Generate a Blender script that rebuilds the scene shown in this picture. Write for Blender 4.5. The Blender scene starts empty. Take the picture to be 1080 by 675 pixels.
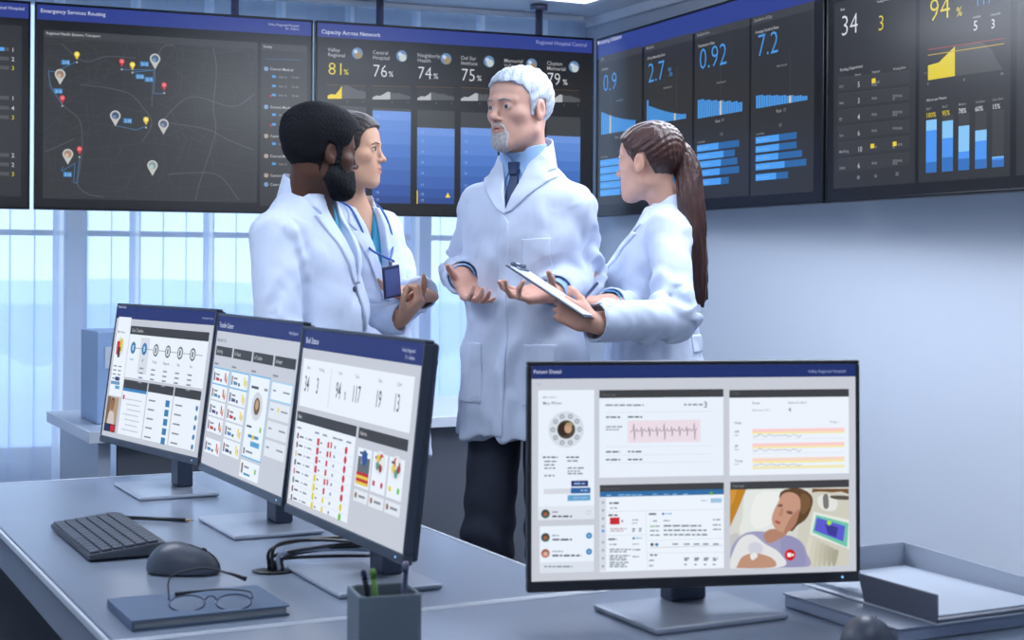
import bpy, bmesh, math, random
import numpy as np
from mathutils import Vector, Matrix

random.seed(7)
rng = np.random.default_rng(7)
SC = bpy.context.scene
COL = SC.collection
PI = math.pi
Z = Vector((0, 0, 1))

# ------------------------------------------------------------------ camera
FOC = 1600.0                      # focal length in pixels of a 1080 px wide frame
EYE = Vector((0, 0, 1.25))
ROLL = 0.0061
RIGHT = Vector((math.cos(ROLL), 0, math.sin(ROLL)))
UP = Vector((-math.sin(ROLL), 0, math.cos(ROLL)))
FWD = Vector((0, 1, 0))

def ray(u, v):
    return FWD + RIGHT * ((u - 540) / FOC) + UP * ((281 - v) / FOC)

def at(u, v, d):
    """point seen at pixel (u, v), d metres into the room"""
    return EYE + ray(u, v) * d

def on_z(u, v, z):
    r = ray(u, v)
    return EYE + r * ((z - EYE.z) / r.z)

def make_camera():
    cd = bpy.data.cameras.new('camera')
    cam = bpy.data.objects.new('camera', cd)
    COL.objects.link(cam)
    m = Matrix((RIGHT, UP, -FWD)).transposed().to_4x4()
    m.translation = EYE
    cam.matrix_world = m
    cd.sensor_width = 36
    cd.lens = FOC / 1080 * 36
    cd.shift_y = -(337.5 - 281) / 1080
    cd.clip_start = 0.05
    cd.clip_end = 500
    cd.dof.use_dof = True
    cd.dof.focus_distance = 4.3
    cd.dof.aperture_fstop = 9.0
    SC.camera = cam
make_camera()

# ------------------------------------------------------------------ colours and materials
def lin(c):
    return tuple(((x / 255) / 12.92 if x / 255 <= 0.04045 else ((x / 255 + 0.055) / 1.055) ** 2.4) for x in c)

MATS = {}
def mat(name, rgb, rough=0.5, metal=0.0, spec=0.5, noise=None, bump=None, sub=0.0, coat=0.0, alpha=1.0, sheen=0.0, trans=0.0, vcol=False):
    """principled material, rgb in 0..255; noise=(scale, amount) varies the colour; bump=(scale, strength, distance)"""
    if name in MATS:
        return MATS[name]
    m = bpy.data.materials.new(name)
    m.use_nodes = True
    nt = m.node_tree
    b = nt.nodes['Principled BSDF']
    col = lin(rgb)
    b.inputs['Base Color'].default_value = (*col, 1)
    b.inputs['Roughness'].default_value = rough
    b.inputs['Metallic'].default_value = metal
    b.inputs['Specular IOR Level'].default_value = spec
    b.inputs['Coat Weight'].default_value = coat
    b.inputs['Alpha'].default_value = alpha
    b.inputs['Sheen Weight'].default_value = sheen
    b.inputs['Transmission Weight'].default_value = trans
    if sub:
        b.inputs['Subsurface Weight'].default_value = sub
        b.inputs['Subsurface Radius'].default_value = (0.012, 0.005, 0.003)
        b.inputs['Subsurface Scale'].default_value = 0.6
    src = None
    if vcol:
        a = nt.nodes.new('ShaderNodeVertexColor'); a.layer_name = 'Col'
        src = a.outputs['Color']
        nt.links.new(src, b.inputs['Base Color'])
    if noise or bump:
        tc = nt.nodes.new('ShaderNodeTexCoord')
    if noise:
        n = nt.nodes.new('ShaderNodeTexNoise')
        n.inputs['Scale'].default_value = noise[0]
        n.inputs['Detail'].default_value = 5
        nt.links.new(tc.outputs['Object'], n.inputs['Vector'])
        mr = nt.nodes.new('ShaderNodeMapRange')
        mr.inputs[1].default_value = 0.3; mr.inputs[2].default_value = 0.7
        mr.inputs[3].default_value = 1 - noise[1]; mr.inputs[4].default_value = 1 + noise[1]
        nt.links.new(n.outputs['Fac'], mr.inputs[0])
        mx = nt.nodes.new('ShaderNodeVectorMath'); mx.operation = 'SCALE'
        if src: nt.links.new(src, mx.inputs[0])
        else: mx.inputs[0].default_value = col
        nt.links.new(mr.outputs[0], mx.inputs['Scale'])
        nt.links.new(mx.outputs[0], b.inputs['Base Color'])
    if bump:
        n2 = nt.nodes.new('ShaderNodeTexNoise')
        n2.inputs['Detail'].default_value = 1.5
        sc = bump[0]
        if isinstance(sc, tuple):
            mp = nt.nodes.new('ShaderNodeMapping'); mp.inputs['Scale'].default_value = sc
            nt.links.new(tc.outputs['Object'], mp.inputs['Vector']); nt.links.new(mp.outputs[0], n2.inputs['Vector'])
            n2.inputs['Scale'].default_value = 1
        else:
            n2.inputs['Scale'].default_value = sc
            nt.links.new(tc.outputs['Object'], n2.inputs['Vector'])
        bp = nt.nodes.new('ShaderNodeBump')
        bp.inputs['Strength'].default_value = bump[1]
        bp.inputs['Distance'].default_value = bump[2]
        nt.links.new(n2.outputs['Fac'], bp.inputs['Height'])
        nt.links.new(bp.outputs['Normal'], b.inputs['Normal'])
    MATS[name] = m
    return m

def emit_mat(rgb, strength=1.0, key=None, gloss=0.0, rough=0.3):
    """a lit pixel colour of a display; the glass over it still takes reflections"""
    name = key or 'lit_%02x%02x%02x_%g_%g' % (int(rgb[0]), int(rgb[1]), int(rgb[2]), strength, gloss)
    if name in MATS:
        return MATS[name]
    m = bpy.data.materials.new(name)
    m.use_nodes = True
    b = m.node_tree.nodes['Principled BSDF']
    b.inputs['Base Color'].default_value = (0.004, 0.004, 0.005, 1)
    b.inputs['Roughness'].default_value = rough
    b.inputs['Specular IOR Level'].default_value = gloss
    b.inputs['Emission Color'].default_value = (*lin(rgb), 1)
    b.inputs['Emission Strength'].default_value = strength
    MATS[name] = m
    return m

# ------------------------------------------------------------------ objects
def link(o, parent=None):
    COL.objects.link(o)
    if parent is not None:
        o.parent = parent
    return o

def tag(o, label=None, cat=None, group=None, kind=None):
    if label: o['label'] = label
    if cat: o['category'] = cat
    if group: o['group'] = group
    if kind: o['kind'] = kind
    return o

def thing(name, label, cat, loc=(0, 0, 0), rz=0.0, group=None, kind=None):
    o = bpy.data.objects.new(name, None)
    o.empty_display_size = 0.1
    o.location = loc
    o.rotation_euler = (0, 0, rz)
    link(o)
    return tag(o, label, cat, group, kind)

def finish(name, bm, mats, parent=None, smooth=False, loc=None):
    me = bpy.data.meshes.new(name)
    bm.to_mesh(me); bm.free()
    if not isinstance(mats, (list, tuple)): mats = [mats]
    for m in mats: me.materials.append(m)
    if smooth: me.polygons.foreach_set('use_smooth', [True] * len(me.polygons))
    o = bpy.data.objects.new(name, me)
    if loc is not None: o.location = loc
    return link(o, parent)

def frame_m(origin, ax=None, ay=None, az=None):
    m = Matrix.Identity(4)
    for i, a in enumerate((ax, ay, az)):
        if a is not None:
            for r in range(3): m[r][i] = a[r]
    for r in range(3): m[r][3] = origin[r]
    return m

def box(bm, lo, hi, mx=None, bevel=0.0, mi=0, seg=2):
    """axis box from lo to hi, then moved by mx"""
    r = bmesh.ops.create_cube(bm, size=1)
    vs = r['verts']
    c = [(a + b) / 2 for a, b in zip(lo, hi)]; s = [abs(b - a) for a, b in zip(lo, hi)]
    for v in vs:
        v.co = Vector((v.co.x * s[0] + c[0], v.co.y * s[1] + c[1], v.co.z * s[2] + c[2]))
    fs = set(f for v in vs for f in v.link_faces)
    if bevel > 0:
        es = list(set(e for v in vs for e in v.link_edges))
        rr = bmesh.ops.bevel(bm, geom=es, offset=min(bevel, min(s) * 0.49), segments=seg, affect='EDGES', profile=0.5)
        fs = set(f for f in rr['faces']) | set(f for f in fs if f.is_valid)
        vs = list(set(v for f in fs for v in f.verts))
    for f in fs: f.material_index = mi
    if mx is not None:
        for v in vs: v.co = mx @ v.co
    return vs

def prism(bm, pts, z0, z1, mx=None, mi=0, bevel=0.0):
    """polygon pts (x, y) extruded z0..z1"""
    lo = [bm.verts.new((x, y, z0)) for x, y in pts]
    hi = [bm.verts.new((x, y, z1)) for x, y in pts]
    fs = [bm.faces.new(lo[::-1]), bm.faces.new(hi)]
    n = len(pts)
    for i in range(n):
        fs.append(bm.faces.new((lo[i], lo[(i + 1) % n], hi[(i + 1) % n], hi[i])))
    bmesh.ops.recalc_face_normals(bm, faces=fs)
    if bevel:
        es = [e for e in set(e for f in (fs[0], fs[1]) for e in f.edges)]
        r = bmesh.ops.bevel(bm, geom=es, offset=bevel, segments=2, affect='EDGES')
        fs = list(set(r['faces']) | set(f for f in fs if f.is_valid))
    for f in fs: f.material_index = mi
    vs = set(v for f in fs for v in f.verts)
    if mx is not None:
        for v in vs: v.co = mx @ v.co
    return vs

def tube(bm, pts, radii, seg=10, mi=0, cap=True, flat=None):
    """round tube through pts"""
    pts = [Vector(p) for p in pts]
    if not hasattr(radii, '__len__'): radii = [radii] * len(pts)
    rings = []
    t0 = (pts[1] - pts[0]).normalized()
    n = t0.orthogonal().normalized()
    for i, p in enumerate(pts):
        if i == 0: t = t0
        elif i == len(pts) - 1: t = (pts[-1] - pts[-2]).normalized()
        else: t = ((pts[i + 1] - p).normalized() + (p - pts[i - 1]).normalized()).normalized()
        n = (n - t * n.dot(t)).normalized()
        b = t.cross(n)
        rings.append([bm.verts.new(p + (n * math.cos(2 * PI * k / seg) + b * math.sin(2 * PI * k / seg)) * radii[i]) for k in range(seg)])
    for a, b_ in zip(rings[:-1], rings[1:]):
        for k in range(seg):
            f = bm.faces.new((a[k], a[(k + 1) % seg], b_[(k + 1) % seg], b_[k])); f.material_index = mi; f.smooth = True
    if cap:
        f = bm.faces.new(rings[0][::-1]); f.material_index = mi
        f = bm.faces.new(rings[-1]); f.material_index = mi
    return rings

def spline(pts, n=8):
    """catmull-rom through pts"""
    P = [Vector(p) for p in pts]
    P = [P[0] * 2 - P[1]] + P + [P[-1] * 2 - P[-2]]
    out = []
    for i in range(1, len(P) - 2):
        p0, p1, p2, p3 = P[i - 1:i + 3]
        for k in range(n):
            t = k / n
            out.append(0.5 * ((2 * p1) + (p2 - p0) * t + (2 * p0 - 5 * p1 + 4 * p2 - p3) * t * t + (3 * p1 - p0 - 3 * p2 + p3) * t ** 3))
    out.append(P[-2])
    return out

def lathe(bm, prof, seg=24, mx=None, mi=0):
    """prof: list of (r, z)"""
    rings = []
    for r, z in prof:
        rings.append([bm.verts.new((r * math.cos(2 * PI * k / seg), r * math.sin(2 * PI * k / seg), z)) for k in range(seg)])
    for a, b in zip(rings[:-1], rings[1:]):
        for k in range(seg):
            f = bm.faces.new((a[k], a[(k + 1) % seg], b[(k + 1) % seg], b[k])); f.material_index = mi; f.smooth = True
    for rg, rev in ((rings[0], True), (rings[-1], False)):
        f = bm.faces.new(rg[::-1] if rev else rg); f.material_index = mi
    if mx is not None:
        for rg in rings:
            for v in rg: v.co = mx @ v.co

# ------------------------------------------------------------------ flat graphics of a display
FONT = bpy.data.fonts.load('<builtin>')
_glyph = {}
def text_shape(s, off=0.0):
    """(verts, faces, width) of a string one unit tall (cap height about 0.7)"""
    key = (s, off)
    if key not in _glyph:
        cu = bpy.data.curves.new('t', 'FONT')
        cu.font = FONT; cu.body = s; cu.resolution_u = 2; cu.size = 1.0; cu.offset = off
        o = bpy.data.objects.new('t', cu); COL.objects.link(o)
        dg = bpy.context.evaluated_depsgraph_get()
        dg.update()
        me = bpy.data.meshes.new_from_object(o.evaluated_get(dg))
        vs = [tuple(v.co)[:2] for v in me.vertices]
        fs = [tuple(p.vertices) for p in me.polygons]
        bpy.data.meshes.remove(me)
        bpy.data.objects.remove(o); bpy.data.curves.remove(cu)
        w = max([v[0] for v in vs], default=0.5)
        _glyph[key] = (vs, fs, w)
    return _glyph[key]

class Screen:
    """collects flat coloured shapes on a display plane and links them as meshes;
    local x runs right, y up (metres) from the lower left of the lit area, +z out of the glass"""
    def __init__(self, origin, ax, ay, w, h, gain=1.0, gloss=0.0, rough=0.3):
        self.o, self.ax, self.ay = Vector(origin), Vector(ax).normalized(), Vector(ay).normalized()
        self.n = self.ax.cross(self.ay)
        self.w, self.h, self.gain, self.gloss, self.rough = w, h, gain, gloss, rough
        self.clear()
    def clear(self):
        self.V, self.F, self.M, self.mats, self.layer = [], [], [], {}, 1
    def loc(self, u, v):
        """photo pixel -> point on the display plane"""
        r = ray(u, v)
        t = (self.o - EYE).dot(self.n) / r.dot(self.n)
        q = EYE + r * t - self.o
        return q.dot(self.ax), q.dot(self.ay)
    def mi(self, rgb):
        rgb = tuple(int(max(0, min(255, c))) for c in rgb)
        return self.mats.setdefault(rgb, len(self.mats))
    def poly(self, pts, rgb, layer=None):
        z = (layer if layer is not None else self.layer) * 0.0002
        b = len(self.V)
        self.V += [(x, y, z) for x, y in pts]
        self.F.append(tuple(range(b, b + len(pts)))); self.M.append(self.mi(rgb))
    def rect(self, x0, y0, x1, y1, rgb, layer=None):
        if x1 < x0: x0, x1 = x1, x0
        if y1 < y0: y0, y1 = y1, y0
        x0, x1 = max(0, x0), min(self.w, x1); y0, y1 = max(0, y0), min(self.h, y1)
        if x1 <= x0 or y1 <= y0: return
        self.poly([(x0, y0), (x1, y0), (x1, y1), (x0, y1)], rgb, layer)
    def disc(self, x, y, r, rgb, layer=None, n=20, ry=None):
        ry = ry or r
        self.poly([(x + r * math.cos(2 * PI * k / n), y + ry * math.sin(2 * PI * k / n)) for k in range(n)], rgb, layer)
    def ring(self, x, y, r0, r1, rgb, layer=None, n=28):
        for k in range(n):
            a, b = 2 * PI * k / n, 2 * PI * (k + 1) / n
            self.poly([(x + r0 * math.cos(a), y + r0 * math.sin(a)), (x + r1 * math.cos(a), y + r1 * math.sin(a)),
                       (x + r1 * math.cos(b), y + r1 * math.sin(b)), (x + r0 * math.cos(b), y + r0 * math.sin(b))], rgb, layer)
    def line(self, pts, wd, rgb, layer=None):
        for (xa, ya), (xb, yb) in zip(pts[:-1], pts[1:]):
            dx, dy = xb - xa, yb - ya
            L = math.hypot(dx, dy) or 1e-9
            nx, ny = -dy / L * wd / 2, dx / L * wd / 2
            self.poly([(xa - nx, ya - ny), (xb - nx, yb - ny), (xb + nx, yb + ny), (xa + nx, ya + ny)], rgb, layer)
    def text(self, s, x, y, h, rgb, layer=None, align='l', wmax=None, sx=1.0):
        """h = height of a capital letter"""
        vs, fs, w = text_shape(s, -0.012 if h > 0.04 else 0.004)
        k = h / 0.70
        kx = k * sx
        if wmax and w * kx > wmax: kx = wmax / w
        x0 = x - (w * kx if align == 'r' else w * kx / 2 if align == 'c' else 0)
        z = (layer if layer is not None else self.layer) * 0.0002
        b = len(self.V)
        self.V += [(x0 + a * kx, y + c * k, z) for a, c in vs]
        m = self.mi(rgb)
        for f in fs:
            self.F.append(tuple(i + b for i in f)); self.M.append(m)
    def build(self, name, parent, label=None):
        me = bpy.data.meshes.new(name)
        V = [tuple(self.o + self.ax * x + self.ay * y + self.n * z) for x, y, z in self.V]
        me.from_pydata(V, [], self.F)
        for rgb in self.mats: me.materials.append(emit_mat(rgb, self.gain, gloss=self.gloss, rough=self.rough))
        me.polygons.foreach_set('material_index', self.M)
        me.update()
        o = bpy.data.objects.new(name, me)
        link(o, parent)
        if label: o['label'] = label
        self.clear()
        return o
# ------------------------------------------------------------------ the room
A = Vector((0.455, -0.8905, 0)).normalized()      # along the right wall, towards the viewer
B = Vector((0.8905, 0.455, 0)).normalized()       # across the desks, to the right
BW = Vector((0.934, 0.357, 0)).normalized()       # along the window wall, to the right
NW = Vector((0.357, -0.934, 0)).normalized()      # out of the window wall into the room
CORNER = Vector((0.38, 8.2, 0))
CEIL = 2.58

def struct(name, bm, m, label=None):
    o = finish(name, bm, m)
    o['kind'] = 'structure'
    if label: o['label'] = label
    return o

M_wall = mat('wall_paint', (205, 212, 222), 0.42, spec=0.4, noise=(1.3, 0.02), bump=(160, 0.05, 0.001))
M_ceiling = mat('ceiling_paint', (224, 230, 238), 0.8, noise=(2, 0.02))
M_floor = mat('floor_carpet', (118, 122, 130), 0.9, spec=0.1, noise=(60, 0.15), bump=(220, 0.4, 0.003))
M_white = mat('white_trim', (224, 230, 238), 0.45)
M_alu = mat('window_aluminium', (176, 190, 208), 0.4, metal=0.3)

PW = [CORNER - BW * 5.2, CORNER, CORNER + A * 9.5, CORNER - BW * 5.2 + NW * 9.6]
bm = bmesh.new()
prism(bm, [(PW[0].x, PW[0].y), (PW[1].x, PW[1].y), (PW[2].x, PW[2].y), (PW[3].x, PW[3].y)], -0.1, 0.0)
struct('floor', bm, M_floor)
bm = bmesh.new()
prism(bm, [(PW[0].x, PW[0].y), (PW[1].x, PW[1].y), (PW[2].x, PW[2].y), (PW[3].x, PW[3].y)], CEIL, CEIL + 0.12)
struct('ceiling', bm, M_ceiling)
bm = bmesh.new()
mr = frame_m(CORNER, A, Vector((-A.y, A.x, 0)), Vector((0, 0, 1)))
box(bm, (-0.4, 0.0, -0.1), (9.6, 0.15, CEIL + 0.12), mr)
struct('wall_right', bm, M_wall)
# baseboard of the right wall
bm = bmesh.new()
box(bm, (0.02, -0.014, 0), (9.5, -0.001, 0.09), mr, 0.003)
struct('baseboard_right', bm, M_white)
# window wall: glazed from a low sill to just under the ceiling
mw = frame_m(CORNER, -BW, -NW, Vector((0, 0, 1)))      # x leftwards from the corner, y outwards
WT = 0.22
bm = bmesh.new()
box(bm, (-0.15, 0, -0.1), (5.4, WT, 0.32), mw)
box(bm, (-0.15, 0, CEIL - 0.03), (5.4, WT, CEIL + 0.12), mw)
box(bm, (-0.15, 0, 0.32), (0.10, WT, CEIL - 0.03), mw)
struct('wall_back', bm, M_wall)
bm = bmesh.new()
ml = frame_m(CORNER - BW * 5.2, NW, -BW, Vector((0, 0, 1)))
box(bm, (-0.2, 0, -0.1), (9.6, 0.15, CEIL + 0.12), ml)
struct('wall_left', bm, M_wall)
bm = bmesh.new()
box(bm, (0.02, -0.014, 0), (9.5, -0.001, 0.09), ml, 0.003)
struct('baseboard_left', bm, M_white)
bm = bmesh.new()
mf = frame_m(CORNER + A * 9.45, -B, A, Z)
box(bm, (-0.2, 0, -0.1), (9.0, 0.15, CEIL + 0.12), mf)
struct('wall_front', bm, M_wall)
# cornice strip along the top of the window and the right wall
bm = bmesh.new()
box(bm, (0.0, -0.030, CEIL - 0.022), (5.2, -0.001, CEIL - 0.001), mw, 0.004)
box(bm, (0.04, -0.035, CEIL - 0.05), (9.4, -0.001, CEIL - 0.001), mr, 0.004)
struct('trim_1', bm, M_white)

# windows: four glazed bays
M_glass = mat('window_glass', (236, 244, 250), 0.02, trans=1.0)
nb = MATS['window_glass'].node_tree
b = nb.nodes['Principled BSDF']; b.inputs['IOR'].default_value = 1.02; b.inputs['Alpha'].default_value = 0.12
for i in range(4):
    x0 = 0.10 + i * 1.27; x1 = x0 + 1.27
    e = thing('window_%d' % (i + 1), None, None, loc=tuple(mw @ Vector(((x0 + x1) / 2, 0.1, 0.32))))
    e['kind'] = 'structure'
    inv = Matrix.Translation(-e.location)
    m2 = inv @ mw
    bm = bmesh.new()
    z0, z1 = 0.322, CEIL - 0.032
    box(bm, (x0, 0.07, z0), (x0 + 0.045, 0.14, z1), m2, 0.004)
    box(bm, (x1 - 0.045, 0.07, z0), (x1, 0.14, z1), m2, 0.004)
    box(bm, (x0 + .045, 0.07, z0), (x1 - .045, 0.14, z0 + 0.05), m2, 0.004)
    box(bm, (x0 + .045, 0.07, z1 - 0.05), (x1 - .045, 0.14, z1), m2, 0.004)
    box(bm, (x0 + .045, 0.08, 1.385), (x1 - .045, 0.13, 1.412), m2, 0.004)
    finish('window_frame', bm, M_alu, e)
    bm = bmesh.new()
    box(bm, (x0 + .045, 0.10, z0 + .05), (x1 - .045, 0.106, z1 - .05), m2)
    finish('pane', bm, M_glass, e)

# vertical blind: fabric louvres on a head rail, in front of the window
def louvre_mat(name, rgb, tr):
    m = bpy.data.materials.new(name); m.use_nodes = True
    nt = m.node_tree
    for n in list(nt.nodes): nt.nodes.remove(n)
    out = nt.nodes.new('ShaderNodeOutputMaterial')
    d = nt.nodes.new('ShaderNodeBsdfDiffuse'); t = nt.nodes.new('ShaderNodeBsdfTranslucent')
    tp = nt.nodes.new('ShaderNodeBsdfTransparent')
    d.inputs[0].default_value = (*lin(rgb), 1); t.inputs[0].default_value = (*lin(rgb), 1)
    tp.inputs[0].default_value = (*lin((205, 226, 250)), 1)
    mx = nt.nodes.new('ShaderNodeMixShader'); mx.inputs[0].default_value = 0.8
    mx2 = nt.nodes.new('ShaderNodeMixShader'); mx2.inputs[0].default_value = tr
    nt.links.new(d.outputs[0], mx.inputs[1]); nt.links.new(t.outputs[0], mx.inputs[2])
    nt.links.new(mx.outputs[0], mx2.inputs[1]); nt.links.new(tp.outputs[0], mx2.inputs[2])
    nt.links.new(mx2.outputs[0], out.inputs[0])
    return m
M_sheer = louvre_mat('sheer_louvre_fabric', (236, 241, 250), 0.5)
M_louvre = louvre_mat('louvre_fabric', (240, 243, 248), 0.12)

bl = thing('vertical_blind', 'pale blue-white vertical louvre blind hanging in front of the window behind the wall displays', 'blind', loc=tuple(CORNER + NW * 0.12))
inv = Matrix.Translation(-bl.location) @ mw
bm = bmesh.new()
box(bm, (0.06, -0.15, CEIL - 0.030), (5.1, -0.11, CEIL - 0.002), inv, 0.004)
finish('head_rail', bm, M_white, bl)
bm = bmesh.new()
x = 0.10; k = 0
rr = random.Random(3)
while x < 5.05:
    w = 0.118 if k % 4 != 2 else 0.055
    # open louvres seen at a slant; a few closed ones read as solid white bands
    ang = math.radians(9 + rr.uniform(-4, 4)); solid = 0
    if k % 4 == 2: ang = math.radians(4); solid = 1
    z0, z1 = 0.16, CEIL - 0.031
    c, s = math.cos(ang) * w / 2, math.sin(ang) * w / 2
    n = 5
    pr = []
    for j in range(n + 1):
        t = j / n * 2 - 1
        bow = 0.008 * (1 - t * t)
        pr.append((x + c * t - s / (w / 2) * bow, -0.13 - s * t + bow * c / (w / 2)))
    lo = [bm.verts.new(inv @ Vector((a, b_, z0))) for a, b_ in pr]
    hi = [bm.verts.new(inv @ Vector((a, b_, z1))) for a, b_ in pr]
    for j in range(n):
        f = bm.faces.new((lo[j], lo[j + 1], hi[j + 1], hi[j])); f.material_index = solid; f.smooth = True
    x += 0.108 if not solid else 0.055
    if (k + 1) % 4 == 2: x -= 0.030
    k += 1
finish('louvres', bm, [M_sheer, M_louvre], bl)
# blue glass fin posts of the facade outside, one per bay, seen as blue bands between the louvres
M_fin = mat('facade_blue_panel', (70, 130, 205), 0.3)
M_balc = mat('terrace_stone', (120, 132, 150), 0.8)
for i, xx in enumerate((0.72, 1.48, 2.55, 3.9)):
    bm = bmesh.new()
    box(bm, (xx, 0.42, -0.1), (xx + 0.10, 0.62, 2.9), mw, 0.004)
    o = finish('facade_fin', bm, M_fin); tag(o, 'blue upright fin outside the window, seen through the blind louvres', 'facade fin', 'blue facade fins outside the window')
# outside ground: terrace, water, far snowy bank
M_water = mat('lake_water', (120, 165, 210), 0.3, bump=(0.6, 0.2, 0.1))
M_snow = mat('snow_bank', (232, 240, 250), 0.8, bump=(0.7, 0.5, 0.2))
M_grass = mat('dull_lawn', (96, 112, 110), 0.9, noise=(1.5, 0.2))
Z = Vector((0, 0, 1))
mo = frame_m(CORNER - BW * 2.5 - NW * 0.3 + Z * -0.6, -BW, -NW, Z)
bm = bmesh.new(); box(bm, (-30, 0.0, -0.2), (30, 9, 0.0), mo); struct('terrace_ground', bm, M_grass)
bm = bmesh.new(); box(bm, (-120, 9, -0.4), (160, 70, -0.15), mo); struct('lake', bm, M_water)
bm = bmesh.new()
n = 60
top = []; r2 = random.Random(5)
for i in range(n + 1):
    xx = -90 + i * 4
    hgt = 0.15 + 0.12 * math.sin(i * 0.7) + r2.uniform(0, 0.15)
    top.append((xx, hgt))
rows = []
for yy, k in ((70, 0.0), (74, 0.65), (80, 1.0), (95, 1.1)):
    rows.append([bm.verts.new(mo @ Vector((xx, yy, -0.2 + k * (h + 0.6)))) for xx, h in top])
for a, b_ in zip(rows[:-1], rows[1:]):
    for i in range(n): bm.faces.new((a[i], a[i + 1], b_[i + 1], b_[i])).smooth = True
struct('far_shore', bm, M_snow)
bm = bmesh.new(); rows = []; n = 90
for yy, zt_ in ((2.6, -0.25), (2.75, 0.05), (3.0, 0.42), (3.3, 0.56), (3.8, 0.60), (5.0, 0.2), (6.5, -0.1)):
    row = []
    for i in range(n + 1):
        xx = -6 + i * 0.14
        zz = zt_ + (0.045 * math.sin(i * .9 + yy) + .03 * math.sin(i * 2.3 + yy * 3)) * (1 if yy < 4 else 0)
        row.append(bm.verts.new(mo @ Vector((xx, yy + .08 * math.sin(i * .55), zz + 0.55))))
    rows.append(row)
for a, b_ in zip(rows[:-1], rows[1:]):
    for i in range(n): bm.faces.new((a[i], a[i + 1], b_[i + 1], b_[i])).smooth = True
o = finish('snow_bank', bm, M_snow); tag(o, kind='stuff', label='low bank of white snow outside, seen through the louvres', cat='snow')

# ------------------------------------------------------------------ added fill lamps, out of view
def added_fill_lamp(x, y, sx, sy, power, label, rz=0.0, col=(0.80, 0.89, 1.0)):  # invented panel lamp, hung out of view to brighten people, walls and ceiling
    e = thing('added_fill_lamp', label, 'added fill lamp', (x, y, CEIL), rz, 'added fill lamps out of view')
    bm = bmesh.new()
    for (a, b_, c, d) in ((-sx/2-.03, -sy/2-.03, sx/2+.03, -sy/2), (-sx/2-.03, sy/2, sx/2+.03, sy/2+.03), (-sx/2-.03, -sy/2, -sx/2, sy/2), (sx/2, -sy/2, sx/2+.03, sy/2)):
        box(bm, (a, b_, -0.24), (c, d, -0.215), None, 0.002)
    finish('lamp_frame', bm, M_white, e)
    for a in (-1, 1):
        bm = bmesh.new(); tube(bm, [(a * sx * .4, 0, -0.216), (a * sx * .4, 0, -0.001)], .0025, 8); finish('suspension_wire', bm, M_alu, e)
    bm = bmesh.new()
    box(bm, (-sx/2, -sy/2, -0.235), (sx/2, sy/2, -0.220))
    area = sx * sy
    finish('diffuser', bm, emit_mat((234, 242, 255), power / area / 4.5, key='lamp_%s' % power), e)
    return e
# ------------------------------------------------------------------ wall displays
M_bezel = mat('display_bezel', (14, 15, 18), 0.3, spec=0.5)
M_back = mat('display_housing', (30, 32, 36), 0.5)
M_pole = mat('mount_pole_metal', (120, 118, 140), 0.35, metal=0.7)
M_screenoff = emit_mat((22, 22, 24), 1.0, key='display_black', gloss=0.5, rough=0.28)

class Crop:
    """draws on a Screen with pixel positions read off a magnified crop of the photo (offset ox, oy; k photo px per crop px)"""
    def __init__(self, s, ox, oy, k):
        self.s, self.ox, self.oy, self.k = s, ox, oy, k
    def p(self, x, y): return self.s.loc(self.ox + x * self.k, self.oy + y * self.k)
    def rect(self, x0, y0, x1, y1, rgb, layer=2):
        a, b = self.p(x0, y0), self.p(x1, y1)
        self.s.rect(a[0], a[1], b[0], b[1], rgb, layer)
    def poly(self, pts, rgb, layer=2): self.s.poly([self.p(*q) for q in pts][::-1], rgb, layer)
    def line(self, pts, wd, rgb, layer=2): self.s.line([self.p(*q) for q in pts], wd, rgb, layer)
    def disc(self, x, y, r, rgb, layer=3, **k):
        a, b = self.p(x, y), self.p(x, y - r)
        self.s.disc(a[0], a[1], b[1] - a[1], rgb, layer, **k)
    def text(self, t, x, y, h, rgb, layer=4, **k):
        a, b = self.p(x, y), self.p(x, y - h)
        self.s.text(t, a[0], a[1], b[1] - a[1], rgb, layer, **k)

def wall_display(L, R, z0, z1, label, poles=(), lean=0.0):
    L, R = Vector((*L, 0)), Vector((*R, 0))
    ax = (R - L).normalized(); w = (R - L).length
    n = ax.cross(Z)                                  # towards the viewer
    e = thing('wall_display', label, 'wall display', tuple((L + R) / 2 + Z * z0), group='dashboards of the wall of displays')
    inv = Matrix.Translation(-e.location)
    fm = inv @ frame_m(L + Z * z0, ax, Z, n)         # x right, y up, z out
    H = z1 - z0
    bz = 0.011
    bm = bmesh.new()
    box(bm, (0.002, 0, -0.045), (w - 0.002, bz, 0.004), fm, 0.002)
    box(bm, (0.002, H - bz, -0.045), (w - 0.002, H, 0.004), fm, 0.002)
    box(bm, (0.002, bz, -0.045), (bz, H - bz, 0.004), fm, 0.002)
    box(bm, (w - bz, bz, -0.045), (w - 0.002, H - bz, 0.004), fm, 0.002)
    finish('bezel', bm, M_bezel, e)
    bm = bmesh.new()
    box(bm, (0.03, 0.03, -0.085), (w - 0.03, H - 0.03, -0.046), fm, 0.01)
    finish('housing', bm, M_back, e)
    bm = bmesh.new()
    box(bm, (bz, bz, -0.04), (w - bz, H - bz, -0.001), fm)
    finish('screen', bm, M_screenoff, e)
    for q in poles:
        bm = bmesh.new()
        c = fm @ Vector((q * w, H - 0.25, -0.105))
        top = CEIL - e.location.z
        tube(bm, [(c.x, c.y, c.z), (c.x, c.y, top - 0.002)], 0.019, 14)
        tube(bm, [(c.x, c.y, top - 0.03), (c.x, c.y, top - 0.001)], 0.045, 18)
        box(bm, (q * w - 0.12, H - 0.45, -0.104), (q * w + 0.12, H - 0.05, -0.086), fm, 0.003)
        finish('mount_pole', bm, M_pole, e)
    s = Screen(L + Z * z0 + ax * bz + Z * bz + n * 0.0, ax, Z, w - 2 * bz, H - 2 * bz, gain=1.0, gloss=0.5, rough=0.28)
    return e, s

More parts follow.
